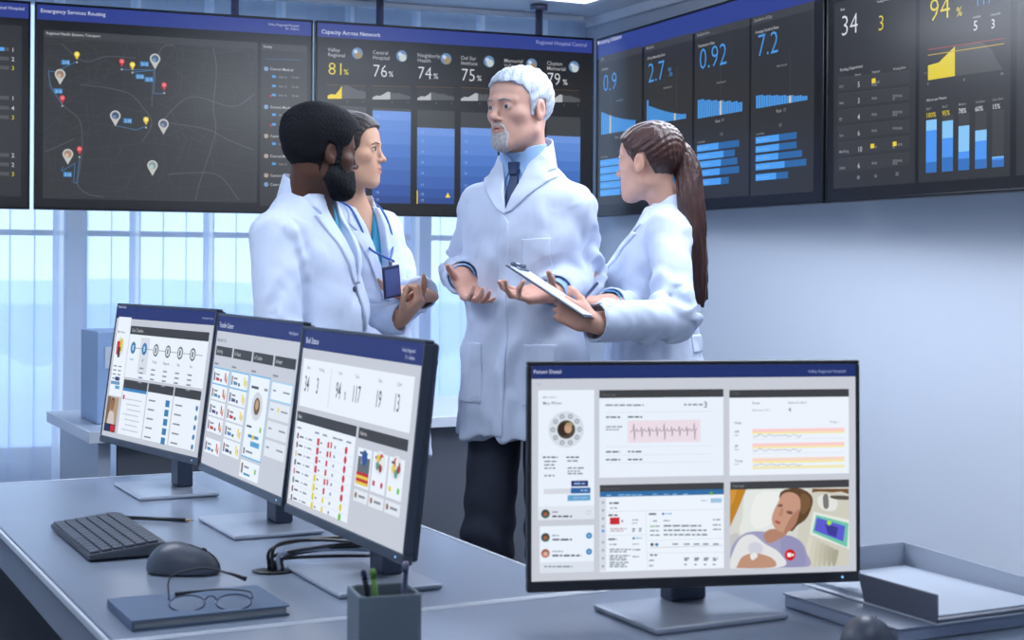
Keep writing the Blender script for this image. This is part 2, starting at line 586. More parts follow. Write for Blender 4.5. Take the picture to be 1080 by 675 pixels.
def build_on(s, name, e, label=None):
    s.o = s.o - e.location
    o = s.build(name, e, label)
    s.o = s.o + e.location
    return o

BLUEBAR = (44, 60, 138)
TXT = (200, 203, 208)
BODY = (24, 24, 26)
CARD = (46, 47, 49)

# --- first display from the left: list of bars, mostly outside the frame
tL = (-2.125 - 1.30 * 0.934, 6.72 - 1.30 * 0.357)
e, s = wall_display(tL, (-2.135, 6.716), 1.49, 2.41, 'wall display with rows of dim bars, cut off by the photo edge', (0.3,))
c = Crop(s, 0, 0, 60 / 176)
s.rect(0, 0, s.w, s.h, BODY, 1)
s.rect(0, s.h - 0.066, s.w, s.h, BLUEBAR, 2)
a = c.p(68, 80); b_ = c.p(60, 608)
s.rect(0.03, b_[1], a[0], a[1], CARD, 2)
for y, val, col in ((153, '1', TXT), (182, '2', TXT), (210, '3', (200, 190, 40)), (303, '1', TXT), (334, '4', TXT), (363, '3', (200, 190, 40)), (480, '2', TXT), (509, '2', TXT), (538, '3', (200, 190, 40))):
    q = c.p(28, y)
    s.rect(0.2, q[1] - 0.008, q[0], q[1] + 0.008, (78, 79, 82), 3)
    s.rect(0.2, q[1] - 0.008, q[0] - (0.02 if y == 153 else 0.5), q[1] + 0.008, (84, 160, 230), 4)
    c.text(val, 35, y + 7, 13, col)
c.text('Valley Regional Hospital', 75, 32, 10, (190, 195, 215), align='r')
build_on(s, 'dashboard_graphic', e)

# --- second: the map
e, s = wall_display((-2.122, 6.72), (-0.946, 7.178), 1.49, 2.41, 'large wall display showing a dark street map with map pins', (0.72,))
c = Crop(s, 0, 0, 340 / 998)
s.rect(0, 0, s.w, s.h, BODY, 1)
s.rect(0, s.h - 0.066, s.w, s.h, BLUEBAR, 2)
c.text('Emergency Services Routing', 125, 38, 12, (206, 212, 230))
c.text('Valley Regional Hospital', 925, 84, 7, (180, 186, 205), align='r')
c.text('Dr. Admin', 925, 94, 7, (180, 186, 205), align='r')
p0, p1 = c.p(135, 92), c.p(795, 628)
s.rect(p0[0], p1[1], p1[0], p0[1], (50, 51, 53), 2)
s.rect(p0[0], p0[1] - 0.032, p1[0], p0[1], (62, 63, 66), 3)
c.text('Regional Health Systems Transport', 143, 106, 8, TXT)
x0, y0, x1, y1 = p0[0] + .004, p1[1] + .004, p1[0] - .004, p0[1] - 0.036
road = (70, 72, 76)
rr = random.Random(11)
def clipl(pts): return [(min(max(x, x0), x1), min(max(y, y0), y1)) for x, y in pts]
for i in range(26):                                  # minor streets
    if i < 13: pts = [(x0 + (x1 - x0) * k / 6, y0 + (y1 - y0) * (i / 12 + 0.03 * math.sin(k * 1.3 + i)) ) for k in range(7)]
    else: pts = [(x0 + (x1 - x0) * ((i - 13) / 12 + 0.04 * math.sin(k * 1.1 + i * 2)), y0 + (y1 - y0) * k / 6) for k in range(7)]
    s.line(clipl(pts), 0.0016, (63, 65, 68), 3)
for i in range(46):
    cx, cy = rr.uniform(x0, x1), rr.uniform(y0, y1); a = rr.uniform(0, PI); L = rr.uniform(.05, .22)
    s.line(clipl([(cx, cy), (cx + L * math.cos(a), cy + L * math.sin(a)), (cx + 1.6 * L * math.cos(a + .4), cy + 1.6 * L * math.sin(a + .4))]), 0.0020, (66, 68, 72), 3)
for pts in ([(150, 215), (160, 270), (200, 330), (245, 370), (255, 440), (248, 520), (240, 570), (270, 600), (320, 610)],
            [(660, 145), (670, 220), (660, 330), (668, 400), (650, 470), (620, 560), (605, 620)],
            [(500, 375), (590, 300), (720, 330), (790, 290)], [(250, 262), (330, 272), (400, 290), (440, 330), (470, 380), (440, 440)],
            [(520, 540), (600, 535), (680, 545), (740, 620)], [(470, 330), (475, 230), (500, 150), (540, 135)],
            [(140, 470), (230, 430)], [(520, 380), (640, 400), (700, 430), (785, 465)], [(190, 135), (260, 190), (330, 175), (420, 180)]):
    q = [c.p(*t) for t in pts]
    s.line(clipl([tuple(v)[:2] for v in spline([(a[0], a[1], 0) for a in q], 5)]), 0.004, (82, 84, 89), 4)
route = (62, 104, 140)
for pts in ([(150, 220), (172, 222), (238, 190)], [(150, 222), (155, 265), (193, 326)], [(377, 215), (480, 217), (475, 290), (508, 290)],
            [(410, 224), (480, 217)], [(357, 388), (420, 402), (452, 392)], [(195, 515), (190, 530), (232, 505), (228, 565), (238, 567), (246, 488)]):
    c.line(pts, 0.004, route, 5)
for x, y in ((203, 193), (447, 198), (433, 237), (461, 246), (180, 282), (395, 374), (209, 540)):
    c.rect(x - 13, y - 8, x + 13, y + 8, (60, 130, 190), 6)
    c.text('2:15', x - 9, y + 4, 8, (190, 220, 240), 7)
def pin(x, y, r, rgb, inner, lay=7):
    c.poly([(x - r * 0.95, y + r * 0.35), (x, y + r * 2.05), (x + r * 0.95, y + r * 0.35)], rgb, lay)
    c.disc(x, y, r, rgb, lay + 1)
    c.disc(x, y, r * 0.70, inner, lay + 2)
for x, y, inn in ((480, 182, (70, 100, 130)), (186, 230, (150, 120, 100)), (357, 358, (60, 84, 112)), (506, 384, (80, 92, 120)), (210, 477, (160, 130, 110)), (472, 512, (130, 150, 150))):
    pin(x, y, 16, (190, 190, 186), inn)
    c.disc(x - 3, y + 4, 6, tuple(min(255, k + 45) for k in inn), 10)
for x, y in ((377, 190), (508, 263), (193, 303), (246, 461)):
    pin(x, y, 8.5, (200, 44, 56), (225, 120, 126)); c.disc(x, y + 25, 3, (170, 172, 176), 7)
for x, y in ((238, 168), (410, 200), (452, 370)):
    pin(x, y, 8.5, (224, 196, 20), (240, 226, 120)); c.disc(x, y + 25, 3, (170, 172, 176), 7)
# side list
p0, p1 = c.p(808, 133), c.p(948, 640)
s.rect(p0[0], p1[1], p1[0], p0[1], (50, 51, 53), 2)
s.rect(p0[0], p0[1] - 0.032, p1[0], p0[1], (62, 63, 66), 3)
c.text('Facility', 815, 147, 7, TXT)
c.line([(822, 182), (930, 186)], 0.002, (60, 110, 150), 3)
rows = [(213, 1), (237, 0), (266, 0), (294, 0), (331, 1), (355, 0), (385, 0), (421, 1), (445, 0), (483, 1), (507, 0), (543, 1), (571, 1)]
for i, (y, hd) in enumerate(rows):
    if hd:
        c.disc(824, y, 7, (170, 150, 140) if i % 2 else (120, 150, 190), 4)
        c.text('Central Medical', 836, y + 4, 8, (185, 187, 190))
    else:
        c.rect(842, y - 4, 854, y + 4, (70, 150, 210), 4)
        if i % 3 == 0: c.disc(838, y + 3, 3, (190, 60, 60), 5)
        c.text('Unit 12', 862, y + 4, 6, (150, 152, 155))
        c.text('12 min', 902, y + 5, 6, (150, 152, 155))
build_on(s, 'dashboard_graphic', e)

# --- third: capacity across the network
e, s = wall_display((-0.938, 7.181), (0.409, 7.70), 1.49, 2.41, 'wall display with percentages and tall blue bars behind the doctors', (0.24, 0.82))
c = Crop(s, 320, 0, 320 / 900)
s.rect(0, 0, s.w, s.h, BODY, 1)
s.rect(0, s.h - 0.066, s.w, s.h, BLUEBAR, 2)
c.text('Capacity Across Network', 53, 99, 12, (206, 212, 230))
c.text('Regional Hospital Central', 840, 139, 11, (150, 158, 205), align='r')
cols = [(72, 185), (205, 317), (338, 447), (467, 575), (595, 705), (722, 820)]
names = [('Valley', 'Regional'), ('Central', 'Hospital'), ('Neighborly', 'Health'), ('Del Sur', 'Institute'), ('Memorial', 'Valley'), ('Clayton', 'Memorial')]
nums = ['81', '76', '74', '75', '78', '79']
bandtop = [378, 327, 378, 378, 400, 402]
bands = [(106, 146, 218), (92, 136, 210), (88, 130, 206), (74, 118, 196), (66, 108, 184), (60, 98, 174), (50, 84, 158), (44, 72, 140)]
for i, ((xa, xb), nm, num) in enumerate(zip(cols, names, nums)):
    sl = (xa - 72) * 0.062            # the rows drop to the right with the perspective
    y0_ = 146 + sl
    c.text(nm[0], xa, y0_ + 6, 11, (170, 172, 176)); c.text(nm[1], xa, y0_ + 21, 11, (170, 172, 176))
    cx = xa + 88 - i * 1.5
    c.disc(cx, y0_ + 12, 17, (96, 130, 170), 3); 
    c.disc(cx + 3, y0_ + 17, 11, (150, 130, 90) if i % 2 == 0 else (190, 200, 196), 4); c.disc(cx - 5, y0_ + 7, 6, (190, 205, 225), 5)
    ycol = (224, 204, 30) if i == 0 else (214, 216, 220)
    c.text(num, xa, 221 + sl * 0.75, 37, ycol, wmax=0.072)
    c.text('%', xa + 47, 221 + sl * 0.75, 16, ycol)
    yb = 293 + sl * 0.25
    c.line([(xa - 2, 251 + sl * .35), (xb, 255 + sl * .35)], 0.002, (120, 84, 40), 3)
    c.rect(xa, 253 + sl * .35, xb, yb, (34, 34, 36), 2)
    w = xb - xa
    prof = [0.25, 0.35, 0.3, 0.65, 0.95, 1.0, 0.9, 0.75, 0.62, 0.6, 0.5] if i == 0 else [0.2, 0.4, 0.35, 0.55, 0.78, 0.7, 0.6, 0.66, 0.5, 0.42, 0.3]
    m = 4 + (i % 2)
    hh = 40 if i == 0 else 30
    pts = [(xa + w * k / 10, yb - hh * prof[k]) for k in range(11)]
    c.poly([(xa, yb)] + pts + [(xb, yb)], (78, 79, 82), 3)
    hl = (226, 200, 20) if i == 0 else (176, 178, 182)
    c.poly([(xa, yb)] + pts[:m] + [(pts[m][0] - w * .03, pts[m][1]), (pts[m][0] - w * .03, yb)], hl, 4)
    c.text('0', xa + w * .5, yb + 11, 5, (130, 130, 132)); c.text('6', xa + w * .92, yb + 11, 5, (130, 130, 132))
    yt = 312 + (xa - 72) * 0.05; ybot = 604 - (xa - 205) * 0.0 + (xa - 205) * 0.012
    pa, pb = c.p(xa, yt), c.p(xb, ybot)
    s.rect(pa[0], pb[1], pb[0], pa[1], (58, 60, 62), 2)
    qt = c.p(xa, bandtop[i])[1]
    n = 8
    ed = [0, .10, .22, .36, .50, .64, .80, .92, 1]
    for k in range(n):
        ya, yb_ = qt + (pb[1] - qt) * ed[k], qt + (pb[1] - qt) * ed[k + 1]
        s.rect(pa[0], yb_, pb[0], ya, bands[k], 3)
        s.text('1%d' % (k + 2), pa[0] + 0.018, yb_ + 0.010, 0.012, (150, 180, 230), 4)
a = c.p(336, 565); b_ = c.p(339, 605)
s.rect(a[0], b_[1], b_[0], a[1], (220, 200, 20), 5)
c.poly([(421, 586), (428, 571), (436, 586)], (235, 215, 40), 5)
build_on(s, 'dashboard_graphic', e)

# --- fourth: on the right wall, blue numbers and bar lists
e, s = wall_display((0.4345, 7.90), (1.243, 6.06), 1.51, 2.435, 'wall display with large blue numbers and blue bar lists, on the right wall')
c = Crop(s, 610, 0, 270 / 759)
s.rect(0, 0, s.w, s.h, (18, 18, 20), 1)
s.rect(0, s.h - 0.095, s.w, s.h, BLUEBAR, 2)
c.text('Monitoring Utilization', 57, 134, 12, (206, 212, 230))
BL = (72, 148, 222); BD = (44, 100, 160)
cards = [(62, 186), (196, 336), (346, 505), (514, 697)]
def ty(x): return 170 - (x - 62) * 0.26        # upper edge of the cards
def by(x): return 607 - (x - 62) * 0.062       # lower edge
spec = [('0.9', 73, 131, 273, 52), ('2.7', 206, 262, 246, 58), ('0.92', 358, 462, 208, 64), ('7.2', 530, 602, 169, 66)]
heads = [('CPI', 'All Index'), ('Mortality', '30 day Mortality Rate'), ('Readmissions', 'Readmission Rate'), ('Standards of Stay', 'Average Sentinel Rate')]
for i, ((xa, xb), (t, ta, tb, yb, hh)) in enumerate(zip(cards, spec)):
    pa, pb = c.p(xa, ty(xa)), c.p(xb, by(xb))
    s.rect(pa[0], pb[1], pb[0], pa[1], CARD, 2)
    s.rect(pa[0], pa[1] - 0.034, pb[0], pa[1], (60, 61, 64), 3)
    s.text(heads[i][0], pa[0] + 0.02, pa[1] - 0.023, 0.014, (150, 152, 155), 4)
    s.text(heads[i][1], pa[0] + 0.03, pa[1] - 0.075, 0.014, (170, 172, 176), 4)
    A0, A1 = c.p(ta, yb), c.p(tb, yb)
    c.text(t, ta, yb, hh, BL, wmax=A1[0] - A0[0])
    if i == 1: c.text('%', 266, 228, 28, BL)
    s.text('Valley Regional', (pa[0] + pb[0]) / 2, c.p(xa, [312, 276, 262, 215][i])[1], 0.009, (140, 142, 145), 4, align='c')
charts = [(68, 170, 400, 333, .40, 95), (203, 320, 371, 298, .18, 291), (354, 487, 352, 297, .45, 421), (527, 680, 322, 284, .30, 628)]
for i, (xa, xb, yb, yt, endf, mk) in enumerate(charts):
    P, Q, T = c.p(xa, yb), c.p(xb, yb), c.p(xa, yt)
    W, Hh = Q[0] - P[0], T[1] - P[1]
    n = 20
    for k in range(n):
        t = k / (n - 1)
        if i == 1: f = 1 if k == 0 else (0.62 * (1 - t) ** 1.4 + endf)
        elif i == 0: f = 1 - t * (1 - endf) - 0.08 * math.sin(t * 3)
        else: f = 1 - t * (1 - endf) + 0.03 * (k % 3)
        col = (200, 200, 190) if abs((mk - xa) / (xb - xa) - t) < 0.5 / (n - 1) else BL
        s.rect(P[0] + W * k / n, P[1], P[0] + W * (k + 0.86) / n, P[1] + Hh * f, col, 3)
    mx_ = c.p(mk, yb)[0]
    s.line([(mx_, P[1] + Hh * 0.4), (mx_, P[1] + Hh * 0.4 + 0.2)], 0.0016, (90, 92, 95), 3)
    s.text('Rank  17', P[0] + W * .5, P[1] - 0.032, 0.014, (150, 152, 155), 4, align='c')
bars = [(65, 165, (485, 507, 529, 551, 573), (.62, .60, .6, .6, .6), (1, .9, .95, .9, .8)),
        (205, 315, (470, 494, 516, 539, 562), (.5, .55, .5, .6, .5), (1, .9, .95, .9, .8)),
        (352, 477, (441, 466, 490, 515, 543), (.52, .64, .58, .55, .58), (1, .9, .96, 1, .76)),
        (526, 650, (417, 444, 470, 496, 527), (.57, .57, .55, .70, .50), (.98, .98, 1.1, 1.2, .78))]
for xa, xb, ys, la, lb in bars:
    for y, f1, f2 in zip(ys, la, lb):
        P, Q = c.p(xa, y), c.p(xb, y); W = Q[0] - P[0]
        hh = c.p(xa, y - 9.5)[1] - P[1]
        s.rect(P[0], P[1] - hh, P[0] + W * f2, P[1] + hh, BD, 3)
        s.rect(P[0], P[1] - hh, P[0] + W * f1, P[1] + hh, (76, 156, 238), 4)
        s.text('Mercy General', P[0] + .01, P[1] - .005, 0.011, (120, 185, 245), 5)
    c.text('Last 30 days', xa + 2, ys[0] - 16 , 6, (150, 152, 155))
    P = c.p(xa, ys[0]); s.text('1.0', P[0] + W * .55, P[1] + 0.045, 0.014, (140, 142, 145), 4)
build_on(s, 'dashboard_graphic', e)

# --- fifth: on the right wall, table and yellow chart, cut by the frame
dR = Vector((0.4016, -0.9158, 0)).normalized()
q0 = Vector((1.243, 6.06, 0)) + dR * 0.014
q1 = q0 + dR * 1.54
e, s = wall_display((q0.x, q0.y), (q1.x, q1.y), 1.51, 2.435, 'wall display with a yellow area chart and a table of beds, on the right wall')
c = Crop(s, 860, 0, 220 / 675)
s.rect(0, 0, s.w, s.h, (18, 18, 20), 1)
s.rect(0, s.h - 0.095, s.w, s.h, BLUEBAR, 2)
YL = (220, 200, 34); WT_ = (214, 216, 220)
def cby(x): return 611 - (x - 60) * 0.072
for xa, xb in ((58, 322), (334, 630), (650, 930)):
    pa, pb = c.p(xa, cby(xa)), c.p(xb, cby(xb))
    s.rect(pa[0], pa[1], pb[0], s.h - 0.125, CARD, 2)
c.text('34', 82, 118, 66, WT_, wmax=0.125)
c.text('3', 202, 101, 50, YL, wmax=0.05)
c.text('Beds', 82, 36, 8, TXT); c.text('Pending Admissions', 200, 10, 7, TXT)
c.text('Pending Department', 80, 232, 10, (180, 182, 186))
c.text('Patients', 128, 246, 7, (150, 152, 155)); c.text('Physician', 184, 238, 8, (170, 172, 176)); c.text('Waiting Since', 252, 228, 8, (170, 172, 176))
vals = ['5', '3', '4', '6', '10', '6']; deps = ['ICU', 'Neo', 'ER', 'Onc', 'Med/Surg', 'Other']
for i in range(6):
    y = 272 + i * 52.5
    c.line([(72, y - 20), (305, y - 42)], 0.0016, (76, 78, 81), 3)
    c.poly([(72, y - 18), (305, y - 40), (305, y - 2), (72, y + 24)], (55, 56, 59), 3)
    c.text(deps[i], 78, y + 14, 9, (150, 152, 155)); c.text(vals[i], 137, y + 10, 17, (190, 192, 196))
    n1, n2 = (5, 0) if i == 0 else (2, 4 + i % 3)
    for j in range(n1 if i else 5): c.rect(183 + (j % 3) * 9, y - 10 + (j // 3) * 9, 190 + (j % 3) * 9, y - 3 + (j // 3) * 9, (108, 110, 112), 4)
    if i: 
        for j in range(n2): c.rect(251 + (j % 4) * 8, y - 18 + (j // 4) * 9, 257 + (j % 4) * 8, y - 11 + (j // 4) * 9, (108, 110, 112), 4)
for x, y in ((189, 262), (185, 473), (257, 466)): c.rect(x - 6, y - 7, x + 6, y + 6, (228, 204, 40), 5)
c.text('38', 134, 580, 11, (150, 152, 155)); c.text('16', 190, 575, 11, (150, 152, 155)); c.text('22', 260, 568, 11, (150, 152, 155))
c.text('94', 368, 72, 74, YL, wmax=0.14)
c.text('%', 456, 54, 30, YL)
c.text('117', 516, 22, 40, BL, wmax=0.10)
c.text('Available', 511, 60, 7, TXT); c.text('Unavailable', 568, 52, 7, TXT)
c.text('5', 511, 100, 32, WT_); c.text('3', 568, 93, 30, WT_)
c.poly([(365, 212), (400, 202), (430, 172), (452, 150), (452, 246), (365, 260)], YL, 4)
c.poly([(452, 152), (480, 146), (520, 134), (545, 140), (572, 162), (590, 200), (608, 225), (452, 246)], (72, 73, 75), 3)
c.line([(365, 161), (611, 124)], 0.003, (150, 60, 56), 5)
c.line([(365, 179), (612, 141)], 0.003, (190, 160, 40), 5)
c.text('0', 363, 275, 8, (170, 170, 172)); c.text('8', 480, 262, 8, (170, 170, 172)); c.text('24', 600, 243, 8, (170, 170, 172))
c.text('# of Patients', 352, 240, 6, (120, 120, 122), wmax=0.02)
c.text('Alarms per Patient', 360, 329, 9, (190, 192, 196))
bx = [(358, 392, 560, 390, .20, .80, '100%', 'Bed 1'), (410, 445, 556, 393, .34, .72, '95%', 'Bed 2'), (463, 498, 552, 409, .58, .74, '78%', 'Monitor'), (517, 554, 547, 423, .28, .76, '60%', 'Ventilator'), (572, 610, 542, 508, .10, .3, '15%', 'Care Alert')]
for i, (xa, xb, yb, yt, f1, f2, lab, nm) in enumerate(bx):
    P, Q, T = c.p(xa, yb), c.p(xb, yb), c.p(xa, yt)
    top = c.p(xa, 388 - i * 5)[1] + (0.0 if i < 1 else 0.01)
    s.rect(P[0], P[1], Q[0], max(top, T[1]), (60, 61, 64), 3)
    y0_, y1_ = P[1], T[1]
    s.rect(P[0], y0_, Q[0], y1_, (134, 196, 244), 4)
    s.rect(P[0], y0_, Q[0], y1_ - (y1_ - y0_) * f1, (74, 148, 240), 5)
    s.rect(P[0], y0_, Q[0], y1_ - (y1_ - y0_) * f2, (50, 112, 188), 6)
    col = YL if i < 2 else WT_
    c.text(lab, xa, 382 - i * 7, 16, col, wmax=0.075)
    c.text(nm, xa + 1, 357 - i * 7.5, 8, (150, 152, 155))
build_on(s, 'dashboard_graphic', e)
# ------------------------------------------------------------------ desks
DZ = 0.725
M_desk = mat('desk_laminate', (136, 147, 165), 0.22, spec=0.5, noise=(3, 0.03))
M_desk2 = mat('desk_laminate_pale', (176, 186, 202), 0.3, spec=0.5, noise=(3, 0.03))
M_edge = mat('desk_edge_band', (212, 218, 228), 0.35)
M_panel = mat('desk_panel', (112, 118, 128), 0.5)
M_dark = mat('desk_modesty_panel', (92, 97, 106), 0.6)

def ab(a, b, z=0.0): return A * a + B * b + Z * z

def desk(name_label, a0, a1, b0, b1, zt, top_m, panel_m, modesty_m, modesty=None, ends='a', thick=0.035, band=0.036):
    """desk with its sides along A (a0 far .. a1 near) and B (b0 left .. b1 right)"""
    c = ab((a0 + a1) / 2, (b0 + b1) / 2)
    e = thing('desk', name_label, 'desk', tuple(c))
    m = Matrix.Translation(-c) @ frame_m((0, 0, 0), A, B, Z)
    bm = bmesh.new()
    box(bm, (a0 + .003, b0 + .003, zt - thick), (a1 - .003, b1 - .003, zt), m, 0.002)
    finish('desk_top', bm, top_m, e)
    bm = bmesh.new()
    t = 0.006
    for lo, hi in (((a0 - t, b0 - t, zt - band), (a1 + t, b0, zt + .0006)), ((a0 - t, b1, zt - band), (a1 + t, b1 + t, zt + .0006)),
                   ((a0 - t, b0, zt - band), (a0, b1, zt + .0006)), ((a1, b0, zt - band), (a1 + t, b1, zt + .0006))):
        box(bm, lo, hi, m, 0.002)
    finish('edge_band', bm, M_edge, e)
    for k in (0, 1):
        bm = bmesh.new()
        if ends == 'a':
            x = a0 + 0.05 if k == 0 else a1 - 0.09
            box(bm, (x, b0 + 0.04, 0.0), (x + 0.04, b1 - 0.04, zt - thick - .001), m, 0.003)
        else:
            x = b0 + 0.03 if k == 0 else b1 - 0.07
            box(bm, (a0 + 0.05, x, 0.0), (a1 - 0.04, x + 0.04, zt - thick - .001), m, 0.003)
        finish('side_panel', bm, panel_m, e)
    if modesty:
        bm = bmesh.new()
        box(bm, *modesty, m, 0.003)
        finish('modesty_panel', bm, modesty_m, e)
    return e

desk('grey-blue laminate desk carrying the row of three monitors', -3.78, -2.135, 0.467, 1.234, DZ, M_desk, M_panel, M_panel,
     modesty=((-3.6, 1.13, 0.15), (-2.3, 1.15, 0.642)), thick=.082, band=.012)
desk('grey-blue laminate desk under the single patient monitor and the paper tray', -2.118, -1.36, 0.20, 1.80, DZ, M_desk, M_panel, M_panel,
     modesty=((-2.06, 0.3, 0.15), (-2.04, 1.70, 0.689)), ends='b')
# far desk: its long front runs along B
FC = Vector((-1.298, 4.69, 0))
fa, fb = FC.dot(A), FC.dot(B)
desk('long pale desk with a dark front panel standing behind the doctors', fa - 0.72, fa, fb, fb + 2.2, 0.73, M_desk2, M_desk2, M_dark,
     modesty=((fa - 0.06, fb + 0.09, 0.03), (fa - 0.04, fb + 2.1, 0.693)), ends='b')

# pale box on the far desk
M_box = mat('pale_file_box', (150, 178, 216), 0.5)
p = on_z(111, 443, 0.7305)
e = thing('file_box', 'pale blue upright file box on the far desk by the window', 'box', tuple(p), math.atan2(B.y, B.x))
bm = bmesh.new()
box(bm, (-0.055, -0.13, 0), (0.055, 0.13, 0.30), None, 0.004)
finish('box_shell', bm, M_box, e)
bm = bmesh.new()
box(bm, (-0.03, -0.134, 0.18), (0.03, -0.1301, 0.25), None, 0.001)
finish('label_holder', bm, M_edge, e)

# ------------------------------------------------------------------ monitors
M_mon = mat('monitor_shell', (44, 46, 52), 0.35, spec=0.5)
M_stand = mat('monitor_stand_metal', (172, 180, 194), 0.25, metal=0.3)
M_mon2 = mat('monitor_shell_lit', (66, 74, 88), 0.35, spec=0.5)  # paler shell for the row of three, window light put into its colour
M_standcol = mat('monitor_stand_column', (70, 80, 98), 0.4, metal=0.3)
M_led = emit_mat((120, 190, 255), 2.0, key='power_light')
BZ, CHIN = 0.0065, 0.0165

def monitor(L, R, zt, H, tilt, label, base_c, base_ax, base=(0.26, 0.18), shell=None):
    M_mon = shell or M_mon2
    L, R = Vector((*L, 0)), Vector((*R, 0))
    ax = (R - L).normalized(); w = (R - L).length
    away = -ax.cross(Z)
    t = math.radians(tilt)
    ay = (Z * math.cos(t) + away * math.sin(t)).normalized()
    n = ax.cross(ay)
    bc = Vector((*base_c, DZ + 0.0005))
    e = thing('monitor', label, 'monitor', tuple(bc))
    inv = Matrix.Translation(-bc)
    mid = (L + R) / 2 + Z * (zt - H * math.cos(t) / 2)
    o = mid - ay * (H / 2) - ax * (w / 2)
    fm = inv @ frame_m(o, ax, ay, n)
    bm = bmesh.new()                                    # front rim
    d = 0.014
    box(bm, (0, 0, -d), (w, CHIN, 0.0022), fm, 0.0025)
    box(bm, (0, H - BZ, -d), (w, H, 0.0022), fm, 0.0025)
    box(bm, (0, CHIN, -d), (BZ, H - BZ, 0.0022), fm, 0.002)
    box(bm, (w - BZ, CHIN, -d), (w, H - BZ, 0.0022), fm, 0.002)
    rim = finish('bezel', bm, M_mon, e)
    bm = bmesh.new()
    q = fm @ Vector((w - 0.03, CHIN * 0.5, 0.0026))
    lathe(bm, [(0.0015, -0.0006), (0.0015, 0.0003)], 10, frame_m(q, ax, ay, n))
    finish('power_light', bm, M_led, rim)
    bm = bmesh.new()                                    # rear shell, deeper in the middle
    box(bm, (0.004, 0.004, -0.026), (w - 0.004, H - 0.004, -d - 0.0002), fm, 0.006)
    box(bm, (w * 0.25, H * 0.2, -0.05), (w * 0.75, H * 0.8, -0.0262), fm, 0.012)
    finish('rear_shell', bm, M_mon, e)
    bm = bmesh.new()
    box(bm, (BZ, CHIN, -d + 0.001), (w - BZ, H - BZ, -0.0003), fm)
    finish('screen', bm, M_screenoff, e)
    # stand
    bx = Vector((*base_ax, 0)).normalized(); by_ = Vector((-bx.y, bx.x, 0))
    bm = bmesh.new()
    sm = frame_m((0, 0, 0), bx, by_, Z)
    box(bm, (-base[0] / 2, -base[1] / 2, 0), (base[0] / 2, base[1] / 2, 0.009), sm, 0.004)
    finish('stand_base', bm, M_stand, e)
    back = fm @ Vector((w / 2, H * 0.5, -0.048))
    bm = bmesh.new()
    cpos = Vector((back.x, back.y, 0)) + Vector((away.x, away.y, 0)).normalized() * 0.020
    lo = (sm.inverted() @ cpos)
    box(bm, (lo.x - 0.032, lo.y - 0.018, 0.0092), (lo.x + 0.032, lo.y + 0.018, back.z + 0.02), sm, 0.004)
    finish('stand_column', bm, M_standcol, e)
    s = Screen(o + ax * BZ + ay * CHIN, ax, ay, w - 2 * BZ, H - BZ - CHIN, gain=1.0, gloss=0.2, rough=0.5)
    return e, s

HEAD = (36, 50, 112); PAPER = (196, 201, 212); CARDW = (232, 240, 250); DK = (60, 62, 66)
INK = (70, 76, 88); INKL = (130, 138, 150); RED = (200, 40, 52); YEL = (228, 206, 40); SKY = (60, 130, 190)
NAVY = (38, 56, 120)

P0, P1, P2, P3 = (-.988, 3.72), (-.653, 3.275), (-.397, 2.775), (-.142, 2.276)
def inset(p, q, g=0.003):
    p, q = Vector(p), Vector(q); d = (q - p).normalized() * g
    return tuple(p + d), tuple(q - d)

def base_at(p, q, off=0.025):
    m_ = (Vector((*p, 0)) + Vector((*q, 0))) / 2 + B * off
    return (m_.x, m_.y)

def paper_bg(s, top=0.043):
    s.rect(0, 0, s.w, s.h, PAPER, 1)
    s.rect(0, s.h - top, s.w, s.h, HEAD, 2)

# --- monitor 1 (far left)
l, r = inset(P0, P1)
e, s = monitor(l, r, 1.154, 0.34, 7.5, 'far monitor of the row of three, showing a timeline of round steps', base_at(l, r), (A.x, A.y))
paper_bg(s, 0.030)
c = Crop(s, 100, 310, 140 / 497)
c.text('Patient Detail', 90, 52, 9, (206, 214, 235)); c.text('Valley Regional Hospital', 445, 96, 7, (180, 190, 220), align='r')
W0, H0 = s.w, s.h
def cardL(c, x0, y0, x1, y1, col, layer=3):          # corner positions: upper left, lower right
    c.rect(x0, y0, x1, y1, col, layer)
cardL(c, 92, 85, 100, 386, CARDW)
s.rect(0.012, 0.115, 0.078, H0 - 0.050, CARDW, 3)
cardx = [0.093, W0 - 0.018]
s.rect(cardx[0], 0.148, cardx[1], H0 - 0.046, CARDW, 3); s.rect(cardx[0], H0 - 0.066, cardx[1], H0 - 0.046, DK, 4)
s.text('Care Timeline', cardx[0] + .01, H0 - .060, .008, TXT, 5)
for i in range(6):
    x = cardx[0] + 0.030 + i * (cardx[1] - cardx[0] - 0.06) / 5.6; y = H0 - 0.098
    if i == 1: s.rect(x - .026, 0.16, x + .026, H0 - .072, (212, 220, 230), 4)
    s.disc(x, y, 0.0145, (60, 120, 170) if i < 2 else (84, 88, 96), 6)
    if i >= 2: s.disc(x, y, 0.0105, (222, 228, 236), 7); s.rect(x - .0035, y - .006, x + .0035, y + .006, (90, 94, 102), 8)
    else: s.rect(x - .004, y - .006, x + .004, y + .006, (190, 220, 240), 8)
    s.text(['Intake', 'ER', 'Testing', 'Diagnosis', 'Plan', 'Out'][i], x, y - .030, .006, SKY if i == 0 else INK, 8, align='c')
    for k in range(0 if i == 0 else 3 + i % 2): s.rect(x - .012, y - .044 - k * .011, x + .010, y - .0475 - k * .011, INKL, 8)
s.line([(cardx[0] + .03, H0 - .098), (cardx[1] - .02, H0 - .098)], .0014, INKL, 5)
xs = [cardx[0] - .004, cardx[0] + .118, cardx[0] + .240, cardx[1] + .002]
xs = [cardx[0] - .002, cardx[0] + .142, cardx[0] + .286, cardx[1]]
